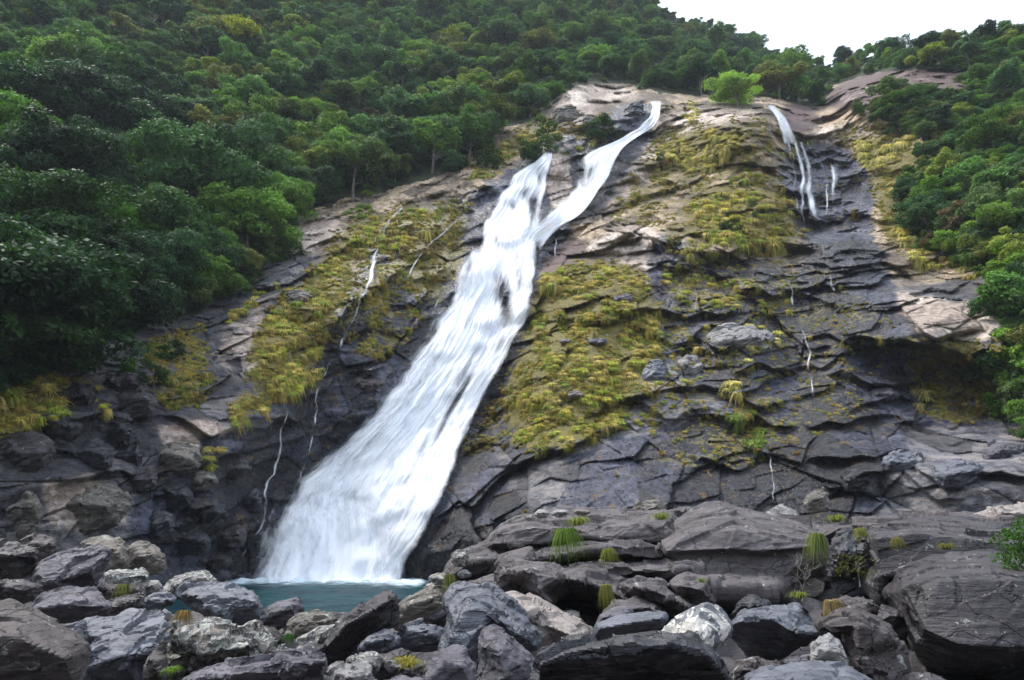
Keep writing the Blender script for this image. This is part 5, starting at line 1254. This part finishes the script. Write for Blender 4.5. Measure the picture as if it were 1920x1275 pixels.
tag(scatter('forest', pts, scs, ros, tis, vas, crown_objs), 'smaller crowns of the dense forest covering the mountainside', 'forest', kind='stuff')
# undergrowth low bushes below the crowns
pts, scs, ros, tis, vas = [], [], [], [], []
k = 0
while k < 2600:
    px = rt.uniform(-290, 2200); py = rt.uniform(-60, 850)
    if samp(m_forest, np.array(px), np.array(py)) < .35 or py < np.interp(px, pxs, ytop) + 2: continue
    Y = float(surfY(px, py)); p = at(px, py, Y); sc = rt.uniform(.22, .42); p.z -= 2.9 * sc
    tint, kd = pick_tint(px, py)
    if kd == 'rust': tint = (.09, .09, .03)
    pts.append(p); scs.append(sc); ros.append((0, 0, rt.uniform(0, 6.3))); tis.append(tuple(v * 1.05 for v in tint)); vas.append(rt.randrange(NV)); k += 1
tag(scatter('undergrowth', pts, scs, ros, tis, vas, crown_objs), 'low leafy undergrowth beneath the trees', 'undergrowth', kind='stuff')

# shrubs on the rock
shrub_meshes = [make_crown(120 + k, 1.0, 1.1, 16, 3000, .065, 0, .7) for k in range(4)]
shrub_stem = make_trunk(77, .7, .04, .7, 'bark', 6)
SHR = [(1016,262,88,'dark green shrub on the rocks left of the upper waterfall'),(996,290,54,'small dark shrub below the larger one by the upper waterfall'),(1137,244,68,'round shrub on the rocks above the split of the waterfall'),(1160,262,34,'smaller shrub right of the round one above the split'),
 (905,300,40,'shrub at the top of the grassy strip by the forest'),(925,300,48,'shrub on the pale rock at the forest edge'),(548,470,50,'shrub on the pale left outcrop'),(515,480,46,'dark shrub left of the pale outcrop'),(470,520,44,'shrub at the lower end of the forest above the left rocks'),
 (1760,440,70,'leafy shrub at the right cliff edge below the grass'),(1830,480,70,'wide green shrub on the right slope'),(1745,320,60,'dark shrub beside the grassy band on the right'),(1720,390,36,'small shrub on the grassy band at right'),(1900,760,70,'bright green shrub at the right edge above the lower slab'),
 (1860,690,60,'dark shrub in the shaded hollow at right'),(1810,700,50,'low shrub in the shaded hollow left of the dark one'),(290,700,60,'shrub in the gully above the left cliff foot'),(240,690,40,'bright small shrub over the black boulders'),(330,660,46,'leafy shrub in the gully at left'),
 (1240,300,24,'small shrub on the brown slope right of the upper waterfall'),(1370,420,40,'shrub amid the grass bank on the right cliff'),(1420,395,34,'second shrub on the grass bank of the right cliff'),(1050,595,16,'tiny green shrub on the mossy slope'),(1148,490,12,'tiny dark green shrub at the pale rock edge'),(1670,240,40,'shrub under the brown rock face'),
 (1610,205,40,'shrub at the corner of the brown rock face'),(60,640,60,'vivid green shrub at left over the rocks'),(120,660,60,'second vivid green shrub at left over the rocks'),(20,700,60,'vivid shrub at the left edge above the rocks')]
for i, (px, py, w, lab) in enumerate(SHR):
    Y = float(surfY(px, py + w * .3)) - .3; s = w / F * Y * .55
    loc = at(px, py + w * .25, Y)
    vivid = 'vivid' in lab or 'bright' in lab
    tint = (.06, .15, .015) if vivid else rt.choice([(.04, .085, .02), (.03, .07, .02), (.07, .12, .03)])
    tree_obj('shrub', loc, rt.uniform(0, 6), (s, s, s * .9), shrub_meshes[i % 4], shrub_stem, tint, lab, cat='shrub', crname='foliage')

# grass
def make_tuft(seed, n=60, L=1.0, droop=.9, wid=.045, up=.5):
    rng = np.random.default_rng(seed); V, Q, A_ = [], [], []
    for k in range(n):
        a = rng.uniform(0, 2 * math.pi); l = L * rng.uniform(.55, 1.15); ou = rng.uniform(.35, 1.0)
        r0 = rng.uniform(0, .22) * L; dirv = np.array([math.cos(a), math.sin(a), 0])
        side = np.array([-math.sin(a), math.cos(a), 0]) * wid * rng.uniform(.7, 1.3)
        pr = []
        for t in (0, .35, .7, 1.0):
            p = dirv * (r0 + ou * l * t * (.8 - .1 * t)) + np.array([0, 0, l * (up * 1.9 * t - droop * t * t * (.6 + .6 * ou))])
            w = side * (1 - t * .85); pr += [p - w, p + w]
        o = len(V); V += pr
        for j in range(3): Q.append((o + 2 * j, o + 2 * j + 1, o + 2 * j + 3, o + 2 * j + 2))
        A_ += [rng.random()] * 3
    me = mesh_np('grass_tuft', np.array(V), np.array(Q), False); fattr(me, 'leaf', np.array(A_, np.float32), 'FACE'); me.materials.append(M['grass'])
    return me
tufts = [make_tuft(1, 90), make_tuft(2, 80, 1, 1.3, .05), make_tuft(3, 70, 1, 1.7, .05, .45), make_tuft(4, 100, .9, 1.1, .03, .6), make_tuft(5, 80, 1.1, 2.0, .05, .4)]
tuft_fine = [make_tuft(21 + k, 260, 1, [1.0, 1.6, 2.1][k], .018, [.6, .5, .45][k]) for k in range(3)]
GT = [(.46, .40, .11), (.36, .38, .08), (.52, .43, .17), (.28, .34, .07), (.38, .30, .10)]
GZ = [ # polygon, count, size range px, label, group
 ([(1010,520),(1080,490),(1150,500),(1210,520),(1235,580),(1230,660),(1200,720),(1170,790),(1090,840),(990,840),(955,800),(975,720),(1000,620)], 560, (14, 30), 'yellow green grass tuft on the big mossy slope right of the main waterfall', 1),
 ([(1235,275),(1330,238),(1395,255),(1370,300),(1290,330),(1225,330)], 150, (12, 24), 'straw coloured grass tuft on the brown upper slope right of the waterfall top', 1),
 ([(1240,195),(1330,185),(1340,215),(1290,232),(1240,240)], 26, (12, 22), 'pale grass tuft on the rock just right of the waterfall lip', 1),
 ([(1290,385),(1360,350),(1480,380),(1510,440),(1480,475),(1390,470),(1310,440)], 190, (16, 38), 'long hanging grass tuft of the bank in the middle of the right cliff', 1),
 ([(1440,300),(1530,260),(1400,340),(1330,370),(1320,355)], 30, (14, 24), 'short grass tuft on the diagonal ledge of the right cliff', 1),
 ([(1600,265),(1720,255),(1740,320),(1700,370),(1720,460),(1770,500),(1720,500),(1680,440),(1650,350)], 200, (16, 36), 'pale hanging grass tuft on the band beside the right wood', 1),
 ([(1540,300),(1630,320),(1620,420),(1550,400)], 26, (10, 20), 'ochre grass tuft among the strands of the second waterfall', 1),
 ([(640,430),(760,388),(830,395),(820,430),(740,470),(650,478)], 120, (14, 30), 'grass tuft on the rim above the long rivulet', 1),
 ([(640,400),(700,375),(720,385),(650,430)], 20, (16, 28), 'green grass tuft at the forest edge above the rim', 1),
 ([(480,640),(520,560),(620,480),(650,480),(640,540),(600,600),(500,700)], 180, (14, 30), 'grass tuft on the steep rib left of the long rivulet', 1),
 ([(430,770),(480,720),(560,670),(600,650),(600,710),(520,760),(440,800)], 140, (14, 30), 'grass tuft on the stony slope above the left pool corner', 1),
 ([(400,600),(500,520),(520,530),(430,610)], 26, (16, 28), 'grass tuft under the forest edge at left', 1),
 ([(880,330),(960,262),(1040,225),(1050,262),(980,300),(920,335)], 70, (14, 28), 'grass tuft on the strip between forest and upper waterfall', 1),
 ([(770,410),(860,430),(850,510),(800,560),(750,520)], 46, (12, 22), 'ochre grass tuft on the black rock just left of the main waterfall', 1),
 ([(260,650),(390,610),(400,740),(320,770)], 60, (16, 32), 'dull grass tuft in the gully at left', 1),
 ([(-100,760),(60,720),(220,710),(200,740),(60,810),(-100,860)], 70, (22, 42), 'grass tuft over the black boulders at left', 1),
 ([(180,760),(230,770),(240,830),(200,820)], 14, (16, 30), 'yellow green grass tuft between the black boulders', 1),
 ([(1240,500),(1340,520),(1490,545),(1480,590),(1350,580),(1240,555)], 60, (16, 30), 'grass tuft along the tan ledge in the right cliff', 1),
 ([(1400,610),(1470,615),(1460,640),(1400,690)], 14, (18, 32), 'grass tuft on the pale block of the right cliff', 1),
 ([(1350,710),(1420,700),(1400,745),(1360,745)], 10, (24, 36), 'thick grass tuft at the foot of the pale block', 1),
 ([(1370,780),(1430,770),(1440,830),(1380,850)], 14, (20, 34), 'green hanging grass tuft on the black lower wall', 1),
 ([(1690,730),(1740,715),(1740,770),(1700,780)], 10, (28, 44), 'lone pale hanging grass tuft left of the shaded hollow', 1),
 ([(1750,680),(1900,650),(1920,780),(1800,780)], 60, (18, 34), 'brownish grass tuft in the shaded hollow at right', 1),
 ([(1860,540),(1990,560),(2000,650),(1900,640)], 40, (22, 40), 'green grass tuft at the right edge beside the tan ledge', 1),
 ([(1760,480),(1860,500),(1860,530),(1780,520)], 20, (20, 34), 'grass tuft above the tan ledge', 1),
 ([(1100,590),(1330,560),(1350,700),(1210,800),(1140,830)], 60, (14, 24), 'small grass tuft between the rocks right of the mossy slope', 1),
 ([(1200,600),(1560,640),(1500,900),(1100,900)], 26, (10, 20), 'small ochre grass tuft on the dark lower right cliff', 1),
 ([(850,850),(960,700),(990,740),(940,860)], 40, (10, 20), 'ochre grass tuft on the black rock right of the main waterfall', 1),
 ([(1080,220),(1150,205),(1150,280),(1080,290)], 20, (12, 22), 'grass tuft on the rocks above the split of the waterfall', 1),
 ([(380,840),(440,840),(430,880),(390,880)], 8, (20, 30), 'grass tuft on the dark rocks left of the pool trickle', 1),
 ([(1220,450),(1330,450),(1320,480),(1230,470)], 16, (16, 28), 'grass tuft on the pale slab of the right cliff', 1),
 ([(1860,800),(2000,800),(2000,840),(1880,810)], 16, (20, 34), 'green grass tuft at the right edge on the lower slab', 1),
]
gl = []
for zi, (poly, cnt, (s0, s1), lab, _) in enumerate(GZ):
    xs = [p[0] for p in poly]; ys = [p[1] for p in poly]; k = 0; g = 0
    while k < cnt and g < cnt * 60:
        g += 1
        px, py = rt.uniform(min(xs), max(xs)), rt.uniform(min(ys), max(ys))
        if not in_poly(np.array([px]), np.array([py]), poly)[0]: continue
        if noise2(np.array([px / 26.0]), np.array([py / 22.0]), 31)[0] < -.02: continue
        k += 1; gl.append((px, py, rt.uniform(s0, s1) * (1.2 if rt.random() < .12 else 1), zi))
inv = sorted([g for g in gl if 0 < g[0] < 1920], key=lambda g: -g[2]); sel = set(id(g) for g in inv[:270])
protoG = {}
TUFT_MARKS = [(1225,180,'the waterfall lip'),(1470,230,'the second waterfall'),(1385,640,'the long pale block'),(1230,710,'the grey slab shaped boulder'),(1830,720,'the shaded hollow'),(1750,590,'the tan ledge'),(600,430,'the pale left outcrop'),(690,720,'the lodged brown boulder'),(585,745,'the long rivulet bend'),
 (1120,640,'the flat slope stone'),(1080,740,'the small tan slope stone'),(1170,560,'the high slope stone'),(1015,262,'the upper waterfall shrub'),(1140,250,'the round shrub'),(560,560,'the left rib rock'),(815,450,'the short rivulet'),(1370,420,'the left bank shrub'),(1450,395,'the right bank shrub'),
 (1487,550,'the ledge trickle'),(1522,690,'the twisting rivulet'),(1745,320,'the band shrub'),(1720,390,'the small shrub'),(130,745,'the topmost black boulder'),(225,800,'the lichen dotted boulder'),(330,860,'the striped pale boulder'),(1445,890,'the faint trickle'),(1660,740,'the flat black rock stone'),(920,700,'the main waterfall edge'),
 (1310,290,'the brown upper slope'),(1240,460,'the pale cliff slab'),(330,680,'the gully at left'),(1040,560,'the mossy slope top'),(1020,800,'the mossy slope foot')]
tso = single_out([(id(g), g[0], g[1]) for g in inv[:270]], TUFT_MARKS)
pts, scs, ros, tis, vas = [], [], [], [], []
for g in gl:
    px, py, s, zi = g
    Y = float(surfY(px, py)) - .2; sc = s / F * Y * .76; loc = at(px, py, Y)
    tint = rt.choice(GT); lab = GZ[zi][3]
    if 'green' in lab and 'yellow' not in lab: tint = (.18, .25, .05)
    if 'ochre' in lab or 'brownish' in lab: tint = rt.choice([(.17, .115, .035), (.14, .12, .04)])
    if 'straw' in lab or 'pale' in lab: tint = rt.choice([(.58, .50, .22), (.48, .45, .15)])
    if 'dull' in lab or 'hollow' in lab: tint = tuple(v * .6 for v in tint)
    q = rt.uniform(.75, 1.2); tint = tuple(v * q for v in tint)
    v = rt.randrange(5); rz = rt.uniform(0, 6.3); tx = R(rt.uniform(15, 38))
    if id(g) in sel:
        e = bpy.data.objects.new('grass_tuft', tufts[v]); C.objects.link(e); e.location = loc; e.scale = (sc,) * 3
        e.rotation_mode = 'XYZ'; e.rotation_euler = (tx, 0, 0); e.rotation_euler.rotate_axis('Z', rz); e['tint'] = [float(c) for c in tint]
        cn = 'green' if tint[0] < tint[1] * .85 else 'straw coloured' if tint[2] > tint[1] * .4 else 'ochre' if tint[0] > tint[1] * 1.28 else 'yellow green'
        tag(e, ('%s grass tuft, %s' % (cn, tso[id(g)])).replace('nearest one', 'nearest'), 'grass tuft', 'tufts: ' + lab.replace('grass tuft', 'grass tufts')); protoG.setdefault(v, e)
    else:
        pts.append(loc); scs.append(sc); ros.append((tx, 0, 0)); tis.append(tint); vas.append(v)
# moss mats and short turf between the tufts
k = 0
while k < 13000:
    px, py = rt.uniform(-100, 2050), rt.uniform(180, 900)
    m = float(samp(m_moss, np.array(px), np.array(py)))
    if m < .38 or rt.random() > m * 1.1 - (.35 if px > 1230 and py > 500 else 0) or noise2(np.array([px / 17.0]), np.array([py / 14.0]), 77)[0] < -.02: continue
    if float(samp(m_fall, np.array(px), np.array(py))) > .3: continue
    Y = float(surfY(px, py)) - .04; k += 1
    pts.append(at(px, py, Y)); scs.append(rt.uniform(6, 15) / F * Y * .75); ros.append((R(rt.uniform(15, 45)), 0, 0))
    tis.append(rt.choice([(.34, .29, .07), (.40, .31, .09), (.25, .27, .06), (.27, .19, .055), (.20, .22, .05)])); vas.append(rt.randrange(5))
tag(scatter('grass', pts, scs, ros, tis, vas, [protoG[i] for i in range(5)]), 'short turf and small grasses growing all over the rock slopes', 'grass', kind='stuff')

# grass by the foreground rocks, each a thing
FG = [(1062,1000,62,22.8,1,(.12,.19,.03),'large hanging green grass tuft on the ledge, biggest in the foreground'),(1085,985,46,22.8,0,(.20,.24,.05),'bright upright grass tuft joined to the large hanging one on the ledge'),(1240,974,36,22.6,0,(.20,.24,.07),'low pale green grass cushion on the ledge crest'),(1141,1034,34,21.2,1,(.16,.18,.04),'grass tuft on the middle step of the ledge'),
 (1136,1098,30,18.6,2,(.17,.17,.05),'narrow drooping grass tuft on the ledge overhang'),(762,1250,46,12.6,0,(.24,.22,.05),'yellow grass tuft standing between stones at the bottom'),(345,1150,36,18,1,(.22,.14,.05),'orange brown grass tuft among the left boulders'),(1498,1122,36,16.4,0,(.19,.22,.06),'light green grass tuft at the foot of the bare bush'),
 (1560,1128,44,16,2,(.24,.18,.09),'straw coloured grass tuft right of the bare bush'),(1568,978,36,22,0,(.22,.24,.05),'yellow green grass tuft at the top of the dark cleft'),(1532,1002,40,21.2,2,(.17,.21,.06),'drooping grass tuft where the brown face meets the cleft'),(1612,994,26,18.2,1,(.18,.19,.05),'small grass tuft on the left end of the dark shoulder'),
 (1682,1012,24,18.0,1,(.17,.16,.05),'small faded grass tuft in a crack of the dark shoulder'),(1775,1030,34,17.4,0,(.16,.16,.05),'grass tuft in the seam of the giant dark boulder'),(842,1078,26,22.4,2,(.16,.18,.05),'thin grass tuft beside the pale knob of rock'),(322,1262,30,11.6,0,(.12,.2,.03),'green grass wisps at the foot of the lichen covered boulder'),
 (290,1152,26,18,1,(.05,.13,.02),'dark green leafy tuft under the small flat stone'),(542,1192,20,19,1,(.04,.12,.02),'little green plant left of the pale smooth boulder'),(1316,1092,20,18.2,0,(.15,.2,.05),'tiny grass tuft in the notch of the ledge'),(232,1100,30,20.4,1,(.12,.14,.03),'mossy grass on the pale topped block'),(985,962,16,24.5,0,(.2,.17,.06),'tiny straw tuft at the left of the ledge crest')]
for i, (px, py, w, Y, v, tint, lab) in enumerate(FG):
    s = w / F * Y * .85
    e = bpy.data.objects.new('grass_tuft', tuft_fine[v]); C.objects.link(e); e.location = at(px, py, Y - .7); e.scale = (s,) * 3
    e.rotation_euler = (R(8), 0, rt.uniform(0, 6)); e['tint'] = [float(c) for c in tint]; tag(e, lab, 'grass tuft')
# bare bush and right edge shrub
e = bpy.data.objects.new('bare_bush', None); C.objects.link(e); e.location = at(1506, 1112, 16.2); e.scale = (.3, .3, .3); e.rotation_euler = (0, R(18), .6); tag(e, 'leafless twiggy bush growing in the cleft beside the ledge', 'bush')
for k in range(3):
    st = bpy.data.objects.new('stem', make_trunk(90 + k, 2.2, .06, 1.6, 'bark', 6, 3)); C.objects.link(st); st.parent = e; st.rotation_euler = (R(14 * (k - 1)), R(22 * (k - 1)), k * 2.1)
rs_cr = make_crown(140, 1.0, 1.2, 26, 3600, .05, 0, .8)
tree_obj('shrub', at(1935, 1070, 15.2), 0, (.72, .72, .8), rs_cr, shrub_stem, (.045, .11, .018), 'leafy dark green shrub at the right edge beside the giant boulder', cat='shrub', crname='foliage')
tree_obj('shrub', at(1610, 1078, 17.6), 1, (.5, .5, .45), crown_sparse and make_crown(141, 1.0, 1.2, 20, 500, .04, 0, .8, True), shrub_stem, (.12, .13, .03), 'sparse twiggy shrub on the black mossy block in the cleft', cat='shrub', crname='foliage')

# the air: a closed box of thin haze round everything
bm = bmesh.new()
hb = ((-1010, 1010), (-1010, 1010), (-3.2, 560))
bmesh.ops.create_cube(bm, size=1)
for v in bm.verts:
    v.co = Vector([hb[i][0] + (v.co[i] + .5) * (hb[i][1] - hb[i][0]) for i in range(3)])
me = bpy.data.meshes.new('haze'); bm.to_mesh(me); bm.free()
hm = bpy.data.materials.new('haze'); hm.use_nodes = True; hm.node_tree.nodes.clear()
o_ = hm.node_tree.nodes.new('ShaderNodeOutputMaterial'); pv = hm.node_tree.nodes.new('ShaderNodeVolumePrincipled')
pv.inputs['Color'].default_value = (.82, .9, 1, 1); pv.inputs['Density'].default_value = .00022; pv.inputs['Anisotropy'].default_value = .1
hm.node_tree.links.new(pv.outputs[0], o_.inputs['Volume'])
tag(link('haze', me, [hm]), 'thin blue haze in the valley air', 'haze', kind='stuff')
